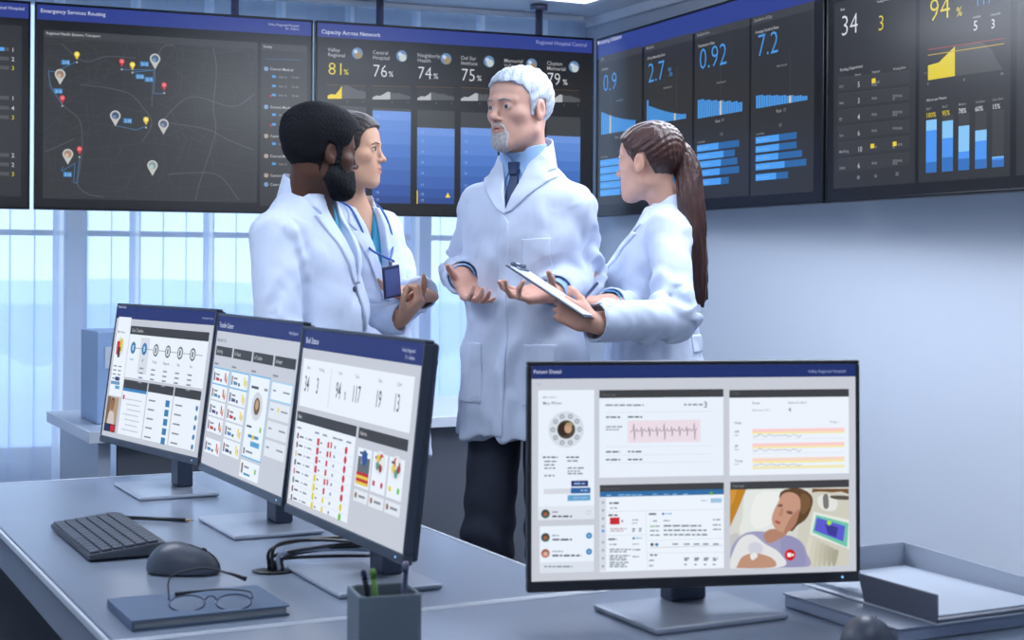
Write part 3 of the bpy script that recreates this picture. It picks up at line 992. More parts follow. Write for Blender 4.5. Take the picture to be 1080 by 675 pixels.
for i in range(3):
    a_, b_ = xs[i] + .003, xs[i + 1] - .003
    s.rect(a_, 0.012, b_, 0.142, CARDW, 3); s.rect(a_, 0.122, b_, 0.142, DK, 4)
    if i == 0:
        s.rect(a_, .115, b_, .122, SKY, 5); s.rect(a_ + .006, .095, a_ + .016, .105, RED, 5)
        for k in range(7): s.rect(a_ + .02 + .01 * (k % 3), .098 - k * .012, b_ - .02 - .008 * (k % 2), .0955 - k * .012, (190, 198, 210), 5)
        s.rect(a_ + .04, .014, a_ + .041, .1, (200, 206, 216), 5)
    else:
        for k in range(5):
            y = .104 - k * .021
            s.rect(a_ + .012, y + .001, a_ + .048, y - .0025, INKL, 5)
            if i == 1: s.rect(b_ - .034, y + .006, b_ - .012, y - .009, (56, 124, 176), 5)
            else: s.disc(b_ - .012, y, .006, (56, 124, 176), 5)
# side card: red and yellow figure, tags, photo
s.rect(.024, H0 - .086, .044, H0 - .118, (190, 40, 40), 5); s.rect(.040, H0 - .080, .058, H0 - .110, (220, 200, 50), 5); s.rect(.034, H0 - .100, .048, H0 - .125, (70, 50, 50), 6)
s.disc(.042, H0 - .100, .024, (216, 220, 226), 4)
s.text('Mary Wilson', .018, H0 - .066, .006, INK, 5)
for k in range(4): s.rect(.02, H0 - .145 - k * .010, .04, H0 - .148 - k * .010, INKL, 5); s.rect(.05, H0 - .145 - k * .010, .068, H0 - .148 - k * .010, INKL, 5)
s.rect(.040, .145, .066, .136, NAVY, 5); s.rect(.016, .134, .070, .126, (110, 150, 190), 5); s.rect(.045, .124, .072, .116, (90, 160, 210), 5)
# video still of a person
s.rect(.010, .012, .078, .096, (176, 150, 120), 3); s.rect(.010, .03, .03, .096, (120, 96, 70), 4)
s.disc(.044, .076, .011, (150, 104, 78), 6, ry=.014); s.disc(.044, .082, .0115, (60, 40, 30), 5, ry=.012)
s.poly([(.022, .03), (.028, .058), (.042, .063), (.058, .058), (.066, .03)], (206, 200, 196), 5)
s.rect(.010, .012, .078, .031, (24, 26, 40), 6); s.rect(.048, .014, .076, .029, (190, 20, 40), 7); s.rect(.014, .014, .04, .029, (30, 44, 90), 7)
build_on(s, 'patient_timeline_graphic', e)

# --- monitor 2 (middle)
l, r = inset(P1, P2)
e, s = monitor(l, r, 1.146, 0.34, 7, 'middle monitor of the row of three, showing columns of patient cards', base_at(l, r), (A.x, A.y))
paper_bg(s, 0.032)
W0, H0 = s.w, s.h
c = Crop(s, 200, 320, 130 / 399)
s.text('Transfer Center', .012, H0 - .024, .011, (206, 214, 235), 5); s.text('Valley Regional', W0 - .02, H0 - .020, .006, (180, 190, 220), 5, align='r')
s.text('Requests (16)', .012, H0 - .054, .008, INK, 5)
colx = [(.010, .128), (.138, .262), (.272, .398), (.408, W0 - .012)]
for i, (a_, b_) in enumerate(colx):
    s.rect(a_, H0 - .084, b_, H0 - .064, DK, 3)
    s.text(['Incoming', 'En Route', 'In Transfer', 'Arrived'][i], a_ + .008, H0 - .078, .008, TXT, 4)
    s.rect(a_, H0 - .100, a_ + .03, H0 - .104, INKL, 4)
def minicard(a_, b_, y1, y0, k, acc):
    s.rect(a_ + .004, y0, b_ - .004, y1, CARDW, 4)
    s.rect(a_ + .010, y1 - .008, a_ + .018, y1 - .026, (120, 50, 44) if k % 2 else (60, 40, 36), 5)
    s.rect(a_ + .024, y1 - .010, a_ + .050, y1 - .014, INKL, 5); s.rect(a_ + .024, y1 - .018, a_ + .044, y1 - .021, INKL, 5)
    s.rect(b_ - .030, y1 - .006, b_ - .022, y1 - .022, acc, 5); s.rect(b_ - .018, y1 - .012, b_ - .010, y1 - .020, (200, 190, 120), 5)
    s.rect(a_ + .026, y0 + .006, a_ + .052, y0 + .012, [RED, SKY, NAVY][k % 3], 5); s.rect(a_ + .058, y0 + .005, a_ + .070, y0 + .011, INK, 5)
    s.rect(b_ - .020, y0 + .005, b_ - .012, y0 + .013, acc, 5)
for i in (0, 1):
    a_, b_ = colx[i]
    n = 6
    for k in range(n):
        y1 = H0 - .112 - k * .0345 - (.010 if (k > 3 and i == 0) else 0)
        if y1 - .03 < .006: break
        if k == 0: s.rect(a_, y1 + .003, b_, y1 - .034, (110, 180, 230), 3)
        minicard(a_, b_, y1, y1 - .031, k + i, RED if i == 0 else YEL)
a_, b_ = colx[2]
s.rect(a_, H0 - .108, b_, .045, (110, 180, 230), 3); s.rect(a_ + .003, H0 - .111, b_ - .003, .048, CARDW, 4)
s.rect(a_ + .014, H0 - .130, a_ + .06, H0 - .135, INK, 5); s.rect(b_ - .03, H0 - .130, b_ - .01, H0 - .135, INKL, 5)
s.disc((a_ + b_) / 2, H0 - .168, .034, (205, 211, 220), 5, ry=.028); s.disc((a_ + b_) / 2, H0 - .168, .019, (110, 84, 60), 6, ry=.017); s.disc((a_ + b_) / 2, H0 - .165, .010, (190, 160, 120), 7)
s.rect(a_ + .014, H0 - .208, a_ + .045, H0 - .212, INK, 5); s.rect(b_ - .030, H0 - .206, b_ - .020, H0 - .216, (110, 190, 40), 5)
s.rect(a_ + .03, .092, b_ - .03, .086, SKY, 5); s.rect(a_ + .055, .092, a_ + .07, .084, YEL, 6); s.rect(a_ + .05, .080, b_ - .02, .070, (90, 160, 210), 5)
s.rect(a_ + .012, .064, a_ + .020, .052, (80, 50, 44), 5); s.rect(a_ + .028, .060, a_ + .07, .056, INKL, 5)
s.rect(a_ + .003, .006, b_ - .003, .040, CARDW, 4); s.rect(a_ + .012, .034, a_ + .022, .014, (120, 80, 60), 5); s.rect(b_ - .03, .030, b_ - .02, .02, (110, 190, 40), 5); s.rect(a_ + .03, .030, a_ + .06, .026, INKL, 5)
s.rect(a_ + .03, .016, a_ + .07, .012, SKY, 5)
a_, b_ = colx[3]
s.rect(a_, H0 - .112, b_, H0 - .150, (150, 205, 240), 3); s.rect(a_ + .002, H0 - .114, b_ - .002, H0 - .147, CARDW, 4)
for k in range(4):
    y = H0 - .128 - k * .036
    s.rect(a_ + .002, y + .012, b_ - .002, y - .019, (222, 229, 238), 3)
    s.rect(a_ + .012, y, a_ + .03, y - .003, INKL, 5); s.rect(b_ - .05, y, b_ - .012, y - .003, INKL, 5)
s.rect(b_ - .07, H0 - .160, b_ - .062, H0 - .168, YEL, 6)
build_on(s, 'patient_board_graphic', e)

# --- monitor 3 (near)
l, r = inset(P2, P3)
e, s = monitor(l, r, 1.139, 0.34, 6, 'near monitor of the row of three, showing big counts and red status bars', base_at(l, r), (A.x, A.y))
paper_bg(s, 0.034)
W0, H0 = s.w, s.h
s.text('Bed Status', .014, H0 - .024, .011, (206, 214, 235), 5)
s.text('Valley Regional', W0 - .03, H0 - .016, .006, (190, 198, 225), 5, align='r'); s.text('Dr. Admin', W0 - .03, H0 - .027, .006, (190, 198, 225), 5, align='r')
s.rect(.012, H0 - .138, W0 - .022, H0 - .052, CARDW, 3)
xs = [.030, .092, .190, .268, .372, .448]
for x, t, hd in zip(xs, ('34', '3', '94', '117', '19', '13'), ('Beds', 'Pending', 'Used', 'Total', 'Bays', 'Open')):
    s.text(t, x, H0 - .110, .028, INK, 5, sx=.62)
    s.text(hd, x + .006, H0 - .070, .006, INKL, 5)
s.text('%', .232, H0 - .110, .014, INK, 5, sx=.7)
s.rect(.160, H0 - .130, .161, H0 - .062, INKL, 4)
mx0 = .310
s.rect(.008, H0 - .166, mx0 - .006, H0 - .148, DK, 3); s.rect(mx0 + .004, H0 - .166, W0 - .022, H0 - .148, DK, 3)
s.text('Beds', .016, H0 - .160, .007, TXT, 5); s.text('Alarms', mx0 + .012, H0 - .160, .007, TXT, 5)
s.rect(.008, .010, mx0 - .006, H0 - .166, CARDW, 3)
for x in (.016, .11, .15, .2, .225, .265): s.rect(x, H0 - .176, x + .022, H0 - .179, INKL, 5)
for k in range(8):
    y = H0 - .192 - k * .0158
    s.rect(.008, y - .008, mx0 - .006, y - .0086, (206, 212, 222), 4)
    s.rect(.020, y + .005, .028, y - .005, [(110, 60, 50), (130, 70, 40), (210, 190, 160), (70, 50, 44), (190, 120, 120), (90, 100, 60), (130, 60, 40), (120, 80, 50)][k], 5)
    s.rect(.034, y + .001, .054, y - .002, INK, 5); s.rect(.066, y + .001, .072, y - .002, INKL, 5); s.rect(.080, y + .001, .100, y - .002, INKL, 5)
    cc = RED if k < 4 else YEL
    s.rect(.126, y + .006, .138, y - .006, cc, 5); s.rect(.142, y + .001, .152, y - .002, INKL, 5)
    s.rect(.178, y + .005, .187, y - .005, RED if k < 6 else YEL, 5)
    if k in (0, 1, 4): s.rect(.193, y + .006, .200, y - .004, RED, 5)
    s.rect(.212, y + .002, .219, y - .003, INKL, 5)
    s.disc(.268, y, .0064, RED if k < 6 else (YEL if k == 6 else (110, 190, 40)), 5)
for k in range(3):
    a_ = mx0 + .010 + k * .067; b_ = a_ + .060
    s.rect(a_, .074, b_, H0 - .180, CARDW, 3)
    s.rect(a_ + .010, H0 - .186, a_ + .044, H0 - .190, INK, 5)
    if k == 0:
        s.rect(a_ + .004, .078, b_ - .004, H0 - .194, (96, 104, 112), 4)
        s.rect(a_ + .018, .112, b_ - .020, H0 - .194, (170, 180, 190), 5); s.disc(a_ + .032, .122, .012, (40, 84, 150), 6, ry=.013)
        for j, cj in enumerate(((190, 30, 44), (225, 200, 60), (190, 30, 44), (225, 200, 60))): s.rect(a_ + .004, .098 - j * .005, b_ - .004, .093 - j * .005, cj, 6)
    else:
        s.disc(a_ + .03, .122, .022, (220, 226, 233), 4, ry=.019)
        for j, cj in enumerate(((200, 40, 50), (225, 200, 60), (90, 150, 140), (150, 60, 50), (230, 230, 230))):
            s.disc(a_ + .03 + .010 * math.cos(j * 1.4 + k), .122 + .009 * math.sin(j * 1.4 + k), .007, cj, 5 + j * .2)
        s.rect(a_ + .008, .092, a_ + .018, .084, RED if k == 1 else YEL, 5); s.disc(b_ - .014, .088, .005, RED if k == 1 else (110, 190, 40), 5)
    s.rect(a_, .050, b_, .069, (224, 230, 238), 3); s.disc(a_ + .010, .060, .005, (150, 100, 70), 5); s.rect(a_ + .022, .062, a_ + .05, .058, INKL, 5)
build_on(s, 'bed_status_graphic', e)

# --- the single monitor on the front desk
e, s = monitor((.0246, 2.248), (.5393, 2.345), 1.109, 0.342, 1.5, 'single monitor showing one patient record with a video of the patient in bed', (.272, 2.292), (B.x, B.y), (0.235, 0.18), shell=mat('monitor_shell', (44, 46, 52)))
W0, H0 = s.w, s.h
s.rect(0, 0, W0, H0, (200, 204, 214), 1)
c1 = Crop(s, 550, 376, 185 / 1007); c2 = Crop(s, 550, 490, 185 / 892); c3 = Crop(s, 760, 500, 155 / 805); c5 = Crop(s, 620, 505, 155 / 996); cr = Crop(s, 735, 375, 180 / 476)
s.rect(0, c1.p(500, 126)[1], W0, H0, (34, 50, 108), 2)
c1.text('Patient Detail', 68, 98, 21, (206, 212, 238)); cr.text('Valley Regional Hospital', 414, 47, 8, (150, 162, 210), align='r')
c1.text('< Back', 72, 164, 12, (150, 176, 205))
c1.rect(94, 192, 413, 1100 - 0, CARDW, 3) if False else None
a_, b_ = c1.p(96, 194), c2.p(370, 276)
s.rect(a_[0], b_[1], b_[0], a_[1], (232, 241, 252), 3)
q = c2.p(92, 214); s.rect(a_[0], b_[1], b_[0], q[1], (222, 228, 238), 4)
c1.text('MR# 10812-1', 122, 240, 11, (130, 136, 150)); c1.text('Mary Wilson', 122, 276, 17, (70, 74, 84), wmax=.028)
C0 = c1.p(256, 419); rr_ = c1.p(256, 310)[1] - C0[1]
s.disc(C0[0], C0[1], rr_ * .96, (214, 221, 230), 4, n=36)
for k in range(10):
    an = PI / 2 + PI / 10 + k * PI / 5
    s.disc(C0[0] + .72 * rr_ * math.cos(an), C0[1] + .72 * rr_ * math.sin(an), rr_ * .13, (150, 158, 170), 5); s.disc(C0[0] + .72 * rr_ * math.cos(an), C0[1] + .72 * rr_ * math.sin(an), rr_ * .07, (200, 206, 214), 6)
s.disc(C0[0], C0[1], rr_ * .49, (80, 72, 60), 5); s.disc(C0[0] - rr_ * .1, C0[1] + rr_ * .02, rr_ * .36, (58, 44, 36), 6); s.disc(C0[0] + rr_ * .10, C0[1] + rr_ * .06, rr_ * .20, (196, 160, 134), 7, ry=rr_ * .26)
s.disc(C0[0] + rr_ * .16, C0[1] + rr_ * .27, rr_ * .2, (170, 150, 110), 7.5, ry=rr_ * .10)
def scribble(c, x0, x1, ys, h, col=INKL, rag=0.3, lay=5):
    for i, y in enumerate(ys):
        xe = x1 - (x1 - x0) * rag * ((i * 37 % 10) / 10)
        rr4 = random.Random(int(x0 * 13 + y * 7)); x = x0
        while x < xe:                     # words of a line too small to read
            wv = rr4.uniform(1.5, 5) * h
            c.rect(x, y - h / 2, min(x + wv, xe), y + h / 2, col, lay); x += wv + h * 0.8
scribble(c1, 122, 208, (578,), 8, INK); scribble(c1, 130, 205, (602, 622, 641), 8); scribble(c1, 256, 330, (578,), 8, INK); scribble(c1, 262, 322, (599,), 8); scribble(c1, 264, 362, (640, 658, 672), 8)
scribble(c2, 116, 168, (56,), 8)
c2.rect(113, 124, 254, 147, (212, 216, 226), 4)
c2.rect(252, 82, 338, 110, (38, 46, 110), 5); c2.rect(250, 118, 350, 145, (48, 100, 160), 5); c2.rect(234, 155, 350, 182, (100, 164, 208), 5)
for y, x0_, x1_ in ((96, 266, 322), (131, 300, 335), (168, 262, 340)): scribble(c2, x0_, x1_, (y,), 8, (150, 180, 225), 0, 6)
def avatar(c, x, y, r, skin, hair, shirt):
    c.disc(x, y, r, shirt, 5); c.disc(x, y - r * .1, r * .62, hair, 6); c.disc(x, y + r * .05, r * .5, skin, 7)
avatar(c2, 121, 250, 23, (160, 96, 66), (40, 34, 36), (60, 96, 90))
scribble(c2, 156, 188, (241,), 6); scribble(c2, 156, 256, (263,), 8, INK, 0)
a_, b_ = c2.p(92, 314), c2.p(368, 544)
s.rect(a_[0], b_[1], b_[0], a_[1], (232, 241, 252), 3); q = c2.p(92, 498); s.rect(a_[0], b_[1], b_[0], q[1], (218, 225, 236), 4)
avatar(c2, 121, 370, 23, (160, 96, 66), (40, 34, 36), (60, 96, 90)); avatar(c2, 121, 451, 23, (220, 180, 160), (90, 50, 40), (190, 120, 110))
scribble(c2, 156, 190, (360,), 6); scribble(c2, 156, 256, (381,), 8, INK, 0); scribble(c2, 156, 210, (441,), 6); scribble(c2, 156, 305, (462,), 8, INK, 0); scribble(c2, 116, 258, (518,), 7, INKL, 0)
for y in (361, 442): c2.disc(343, y, 16, (66, 134, 186), 5); c2.disc(343, y, 5, (160, 200, 230), 6)
c2.disc(341, 243, 12, (190, 198, 210), 5); c2.disc(341, 243, 9, (222, 228, 238), 6)
# upper middle card: rhythm log
a_, b_ = c1.p(446, 193), cr.p(74, 334)
s.rect(a_[0], b_[1], b_[0], a_[1], (232, 241, 252), 3)
q = c1.p(446, 239); s.rect(a_[0], q[1], b_[0], a_[1], (64, 66, 70), 4)
c1.text('Event Log', 462, 226, 14, (170, 172, 178)); 
scribble(c1, 482, 700, (279,), 9, INKL, 0); scribble(c1, 932, 1040, (276,), 9, INKL, 0); cr.text('3', 18, 145, 17, INK)
for y in (348, 547, 592): scribble(c1, 484, 566, (y,), 8, INK, 0); scribble(c1, 610, 692, (y - 1,), 8, INK, 0)
scribble(c1, 484, 578, (403, 419), 7)
for y in (322, 520, 568, 612): c1.line([(480, y), (1090, y - 8)], .0004, (200, 208, 220), 4)
a_, b_ = c1.p(608, 368), cr.p(10, 240)
s.rect(a_[0], b_[1], b_[0], a_[1], (236, 222, 232), 4)
for k in range(1, 22): x = a_[0] + (b_[0] - a_[0]) * k / 22; s.rect(x, b_[1], x + .0004, a_[1], (228, 206, 218), 4.4)
ym = (a_[1] + b_[1]) / 2; pts = []; n = 9
for k in range(n):
    x = a_[0] + .004 + (b_[0] - a_[0] - .008) * k / n; d = (b_[0] - a_[0]) / n
    sp = .014 if k % 4 else .024
    pts += [(x, ym), (x + d * .35, ym + .001), (x + d * .45, ym + sp * .5), (x + d * .52, ym - sp * .55), (x + d * .6, ym + .001), (x + d * .8, ym + .004)]
s.line(pts, .0011, (150, 140, 156), 5)
# lower middle card: record
a_, b_ = c5.p(80, 42), c5.p(922, 604)
s.rect(a_[0], b_[1], b_[0], a_[1], (236, 243, 252), 3)
q = c5.p(80, 88); s.rect(a_[0], q[1], b_[0], a_[1], (64, 66, 70), 4); q2 = c5.p(80, 124); s.rect(a_[0], q2[1], b_[0], q[1], (52, 110, 164), 4)
c5.text('Patient Record', 102, 74, 13, (150, 152, 158)); scribble(c5, 125, 160, (111,), 8, (130, 180, 220), 0); scribble(c5, 205, 370, (109,), 8, (130, 180, 220), 0)
for x in (440, 515, 575, 645): scribble(c5, x, x + 34, (104,), 8, (130, 180, 220), 0)
c5.rect(824, 88, 846, 108, (110, 170, 70), 5); c5.rect(830, 132, 906, 160, (160, 196, 226), 5); scribble(c5, 766, 810, (147,), 8, (170, 196, 220), 0)
c5.rect(82, 128, 122, 622, (214, 220, 230), 4)
for k in range(9): c5.disc(102, 160 + k * 54, 9, (70, 140, 240) if k == 4 else (160, 168, 180), 5) if k != 4 else c5.disc(102, 353, 10, (70, 140, 240), 5)
scribble(c5, 146, 208, (164,), 11, INK, 0); scribble(c5, 150, 198, (198,), 8); scribble(c5, 138, 208, (246,), 10, INK, 0)
c5.rect(148, 262, 214, 308, (200, 44, 58), 5); c5.disc(232, 286, 9, (160, 168, 180), 5)
scribble(c5, 152, 262, (338, 352), 8, (190, 160, 170)); scribble(c5, 300, 340, (278, 300), 7); scribble(c5, 300, 320, (340, 354), 10); scribble(c5, 344, 364, (338, 352), 10)
scribble(c5, 138, 196, (409,), 10, INK, 0); c5.disc(309, 402, 9, SKY, 5); scribble(c5, 322, 366, (401,), 7, (120, 170, 210), 0); scribble(c5, 146, 196, (444,), 7); scribble(c5, 302, 344, (442,), 7)
scribble(c5, 146, 292, (478, 493), 8); scribble(c5, 146, 285, (520, 534, 548), 8); scribble(c5, 146, 280, (566, 580, 594), 8); scribble(c5, 302, 356, (480, 527), 8)
for pts in ([(130, 222), (920, 206)], [(390, 216), (402, 612)], [(130, 386), (400, 376)], [(400, 418), (920, 402)], [(400, 504), (920, 496)]): c5.line(pts, .0005, (200, 208, 220), 4)
scribble(c5, 412, 470, (238,), 10, INK, 0); c5.disc(509, 237, 9, SKY, 5); scribble(c5, 522, 570, (236,), 7, (120, 170, 210), 0); scribble(c5, 440, 472, (285,), 7); scribble(c5, 512, 556, (283,), 7)
c5.disc(428, 322, 7, (90, 190, 90), 5)
for k, y in enumerate((321, 351, 381)): scribble(c5, 420 + 18 * (k == 0), 486, (y,), 8); scribble(c5, 512, 768 + 40 * (k > 0), (y - 3,), 11, INKL, 0)
for y in (276, 312, 342): scribble(c5, 846, 900, (y,), 8)
c5.disc(434, 445, 12, (90, 94, 100), 5); c5.disc(466, 445, 12, SKY, 5); c5.line([(420, 466), (910, 452)], .0007, (170, 178, 190), 5)
for x in (572, 650, 716, 778, 846): scribble(c5, x, x + 40, (442,), 9)
scribble(c5, 420, 468, (516,), 10, INK, 0); scribble(c5, 414, 450, (552, 588), 8)
for x in (652, 720, 784, 846): scribble(c5, x, x + 34, (538, 550), 10); scribble(c5, x, x + 18, (580,), 9)
# upper right card: vitals
a_, b_ = cr.p(90, 96), cr.p(424, 328)
s.rect(a_[0], b_[1], b_[0], a_[1], (236, 243, 252), 3); q = cr.p(90, 118); s.rect(a_[0], q[1], b_[0], a_[1], (64, 66, 70), 4)
cr.text('Vitals', 98, 109, 7, (170, 172, 178)); cr.text('Room', 154, 136, 7, INK, wmax=.012); cr.text('Status for day 2', 254, 134, 6, INK, wmax=.03)
cr.text('Recovery 12-C', 154, 155, 6, INKL); cr.text('4', 254, 157, 13, INKL); cr.text('Vitals', 103, 191, 7, INK); cr.text('Today  v', 370, 188, 6, INKL)
for nm, y, cols_ in (('HR', 213, ((250, 206, 206), (246, 232, 170))), ('BP', 253, ((250, 206, 206), (246, 232, 170))), ('Temp', 294, ((246, 214, 200), (246, 232, 160)))):
    cr.text(nm, 105, y + 3, 7, INK)
    cr.text('bpm', 105, y + 11, 5, INKL)
    top = y - 8
    pa, pb = cr.p(154, top), cr.p(411, top); h1 = cr.p(154, top + 9)[1] - pa[1]
    s.rect(pa[0], pa[1] + h1, pb[0], pa[1], cols_[0], 4); s.rect(pa[0], pa[1] + h1 * 1.6, pb[0], pa[1] + h1, cols_[1], 4)
    pts = []
    for k in range(30):
        x = 156 + k * 4.7
        pts.append((x, y + 10 + (4 if nm != 'Temp' else 1) * math.sin(k * 1.9) * math.cos(k * .7) + 2 * math.sin(k)))
    cr.line(pts, .0008, (150, 154, 160), 5)
    cr.line([(154, y + 20), (411, y + 17)], .0004, (205, 210, 218), 4)
cr.rect(154, 309, 411, 312, (240, 232, 180), 4)
# lower right: video of the patient in bed
a_, b_ = c3.p(50, 42), c3.p(702, 500)
s.rect(a_[0], b_[1], b_[0], a_[1], (214, 214, 208), 3)
vx0, vy0, vx1, vy1 = a_[0], b_[1], b_[0], a_[1]
def vid(pts, rgb, lay):
    q = [c3.p(*t) for t in pts]
    s.poly([(min(max(x, vx0), vx1), min(max(y, vy0), vy1)) for x, y in q][::-1], rgb, lay)
def vsm(pts, rgb, lay, n=6):
    P = [Vector((*p, 0)) for p in pts]; m_ = len(P); out = []
    for i in range(m_):
        p0, p1, p2, p3 = P[(i - 1) % m_], P[i], P[(i + 1) % m_], P[(i + 2) % m_]
        for k in range(n):
            t = k / n
            v = 0.5 * ((2 * p1) + (p2 - p0) * t + (2 * p0 - 5 * p1 + 4 * p2 - p3) * t * t + (3 * p1 - p0 - 3 * p2 + p3) * t ** 3)
            out.append((v.x, v.y))
    vid(out, rgb, lay)
vid([(50, 80), (140, 80), (100, 180), (50, 290)], (190, 132, 40), 4); vid([(50, 80), (90, 80), (70, 150), (50, 180)], (206, 150, 60), 5)
vsm([(140, 90), (260, 80), (360, 90), (330, 180), (290, 300), (230, 340), (110, 330), (120, 230)], (226, 230, 226), 4.2)
vsm([(200, 110), (300, 95), (330, 130), (280, 260), (200, 300), (160, 240)], (234, 237, 234), 4.6)
vid([(500, 80), (702, 80), (702, 110), (660, 96), (500, 110)], (120, 84, 50), 4)
vsm([(480, 110), (600, 100), (702, 150), (702, 500), (470, 500), (420, 330), (470, 200)], (206, 204, 190), 4.4)
for k in range(7): vsm([(480 + k * 22, 350 + k * 12), (500 + k * 24, 360 + k * 10), (470 + k * 26, 500), (455 + k * 26, 500)], (216 - k * 8, 213 - k * 8, 198 - k * 9), 5 + k * .1)
vsm([(530, 130), (590, 110), (640, 150), (620, 200), (550, 190)], (226, 226, 222), 5.6); vsm([(560, 120), (585, 112), (590, 180), (565, 185)], (120, 120, 116), 5.8); vsm([(600, 118), (700, 120), (702, 140), (620, 136)], (90, 84, 72), 5.8)
vsm([(50, 340), (100, 330), (90, 420), (50, 440)], (196, 196, 196), 5)
# gown, neck, head, hair
vsm([(60, 400), (130, 325), (240, 315), (300, 350), (370, 335), (440, 370), (470, 430), (474, 510), (200, 520), (60, 500)], (158, 156, 190), 6)
vsm([(330, 350), (400, 345), (450, 400), (460, 500), (350, 500)], (148, 146, 184), 6.3)
vsm([(235, 330), (280, 300), (360, 320), (330, 350), (260, 378)], (178, 132, 110), 6.6)
vsm([(320, 120), (350, 85), (430, 78), (490, 110), (502, 160), (470, 240), (420, 280), (380, 310), (340, 200)], (96, 70, 46), 7)
vsm([(440, 110), (480, 120), (490, 170), (450, 220), (430, 180)], (120, 90, 60), 7.2)
vsm([(310, 160), (340, 108), (390, 100), (430, 130), (432, 200), (400, 270), (350, 318), (300, 300), (278, 250), (290, 200)], (198, 152, 130), 8)
vsm([(380, 240), (430, 190), (410, 270), (370, 315), (345, 318)], (172, 124, 102), 8.2)
vsm([(312, 168), (336, 164), (334, 178), (314, 178)], (120, 82, 70), 8.6); vsm([(362, 200), (392, 206), (386, 220), (362, 214)], (120, 82, 70), 8.6)
vsm([(330, 185), (342, 190), (334, 228), (316, 226)], (182, 134, 112), 8.6); vsm([(300, 252), (326, 262), (318, 274), (298, 264)], (166, 88, 84), 8.6)
# blanket in front, arm
vsm([(50, 470), (100, 360), (170, 330), (240, 380), (320, 430), (340, 505), (50, 515)], (226, 226, 228), 9)
vsm([(150, 390), (190, 370), (230, 400), (210, 440), (160, 430)], (206, 208, 220), 9.3); vsm([(90, 500), (120, 450), (190, 432), (280, 460), (290, 508), (100, 514)], (190, 146, 122), 9.6); vsm([(160, 440), (190, 430), (200, 450), (170, 470)], (232, 230, 230), 9.9)
# bedside device
vid([(505, 205), (702, 250), (702, 410), (485, 330)], (226, 232, 224), 10); vid([(520, 222), (698, 268), (690, 400), (500, 318)], (110, 196, 172), 10.3)
vid([(524, 236), (680, 284), (668, 368), (510, 308)], (92, 92, 206), 10.6); vid([(570, 270), (640, 292), (630, 345), (585, 328)], (62, 60, 150), 10.9); c3.disc(592, 266, 13, (170, 230, 30), 11.2)
q = c3.p(50, 92); s.rect(vx0, vy1 - .0118, vx1, vy1, (64, 66, 70), 12); c3.text('TeleVitals', 62, 71, 12, (150, 152, 158), layer=13)
c3.disc(377, 441, 31, (206, 20, 30), 13); c3.rect(362, 431, 384, 452, (245, 240, 240), 14); c3.poly([(384, 441), (396, 432), (396, 451)], (245, 240, 240), 14)
build_on(s, 'patient_record_graphic', e)
# ------------------------------------------------------------------ smooth solids for figures: distance fields turned into meshes
def nv(v):
    v = np.asarray(v, float); return v / np.linalg.norm(v)

def smin(a, b, k):
    if k <= 0: return np.minimum(a, b)
    h = np.maximum(k - np.abs(a - b), 0) / k
    return np.minimum(a, b) - h * h * k * 0.25

def cone(a, b, ra, rb, flat=None, fk=1.0, cut0=False, cut1=False, bulge=0.0):
    """tapered limb from a to b; flat = axis along which it is squeezed by fk; cut = flat ends"""
    a, b = np.asarray(a, float), np.asarray(b, float)
    L = np.linalg.norm(b - a); u = (b - a) / L
    if flat is not None:
        flat = np.asarray(flat, float); flat = flat - u * flat.dot(u); flat = flat / np.linalg.norm(flat)
    def f(P):
        q = P - a
        t = q @ u
        tc = np.clip(t, 0, L)
        q = q - tc[..., None] * u
        if flat is not None:
            w = q @ flat
            q = q + (w * (1 / fk - 1))[..., None] * flat
        r = ra + (rb - ra) * tc / L
        if bulge: r = r + bulge * np.sin(np.pi * tc / L)
        d = np.sqrt((q * q).sum(-1)) - r
        if flat is not None: d = d * min(1, fk) ** 0.5
        if cut0: d = np.maximum(d, -t)
        if cut1: d = np.maximum(d, t - L)
        return d
    return f, (a + b) / 2, L / 2 + max(ra, rb) * max(1, fk) + abs(bulge)

def ell(c, r, R=None):
    c = np.asarray(c, float); r = np.asarray(r, float)
    R = np.eye(3) if R is None else np.asarray(R, float)
    def f(P):
        q = (P - c) @ R.T
        k0 = np.sqrt(((q / r) ** 2).sum(-1)); k1 = np.sqrt(((q / (r * r)) ** 2).sum(-1)) + 1e-9
        return k0 * (k0 - 1) / k1
    return f, c, r.max()

def rbox(c, h, rd, R=None):
    c = np.asarray(c, float); h = np.asarray(h, float) - rd
    R = np.eye(3) if R is None else np.asarray(R, float)
    def f(P):
        q = np.abs((P - c) @ R.T) - h
        return np.sqrt((np.maximum(q, 0) ** 2).sum(-1)) + np.minimum(q.max(-1), 0) - rd
    return f, c, np.linalg.norm(h) + rd

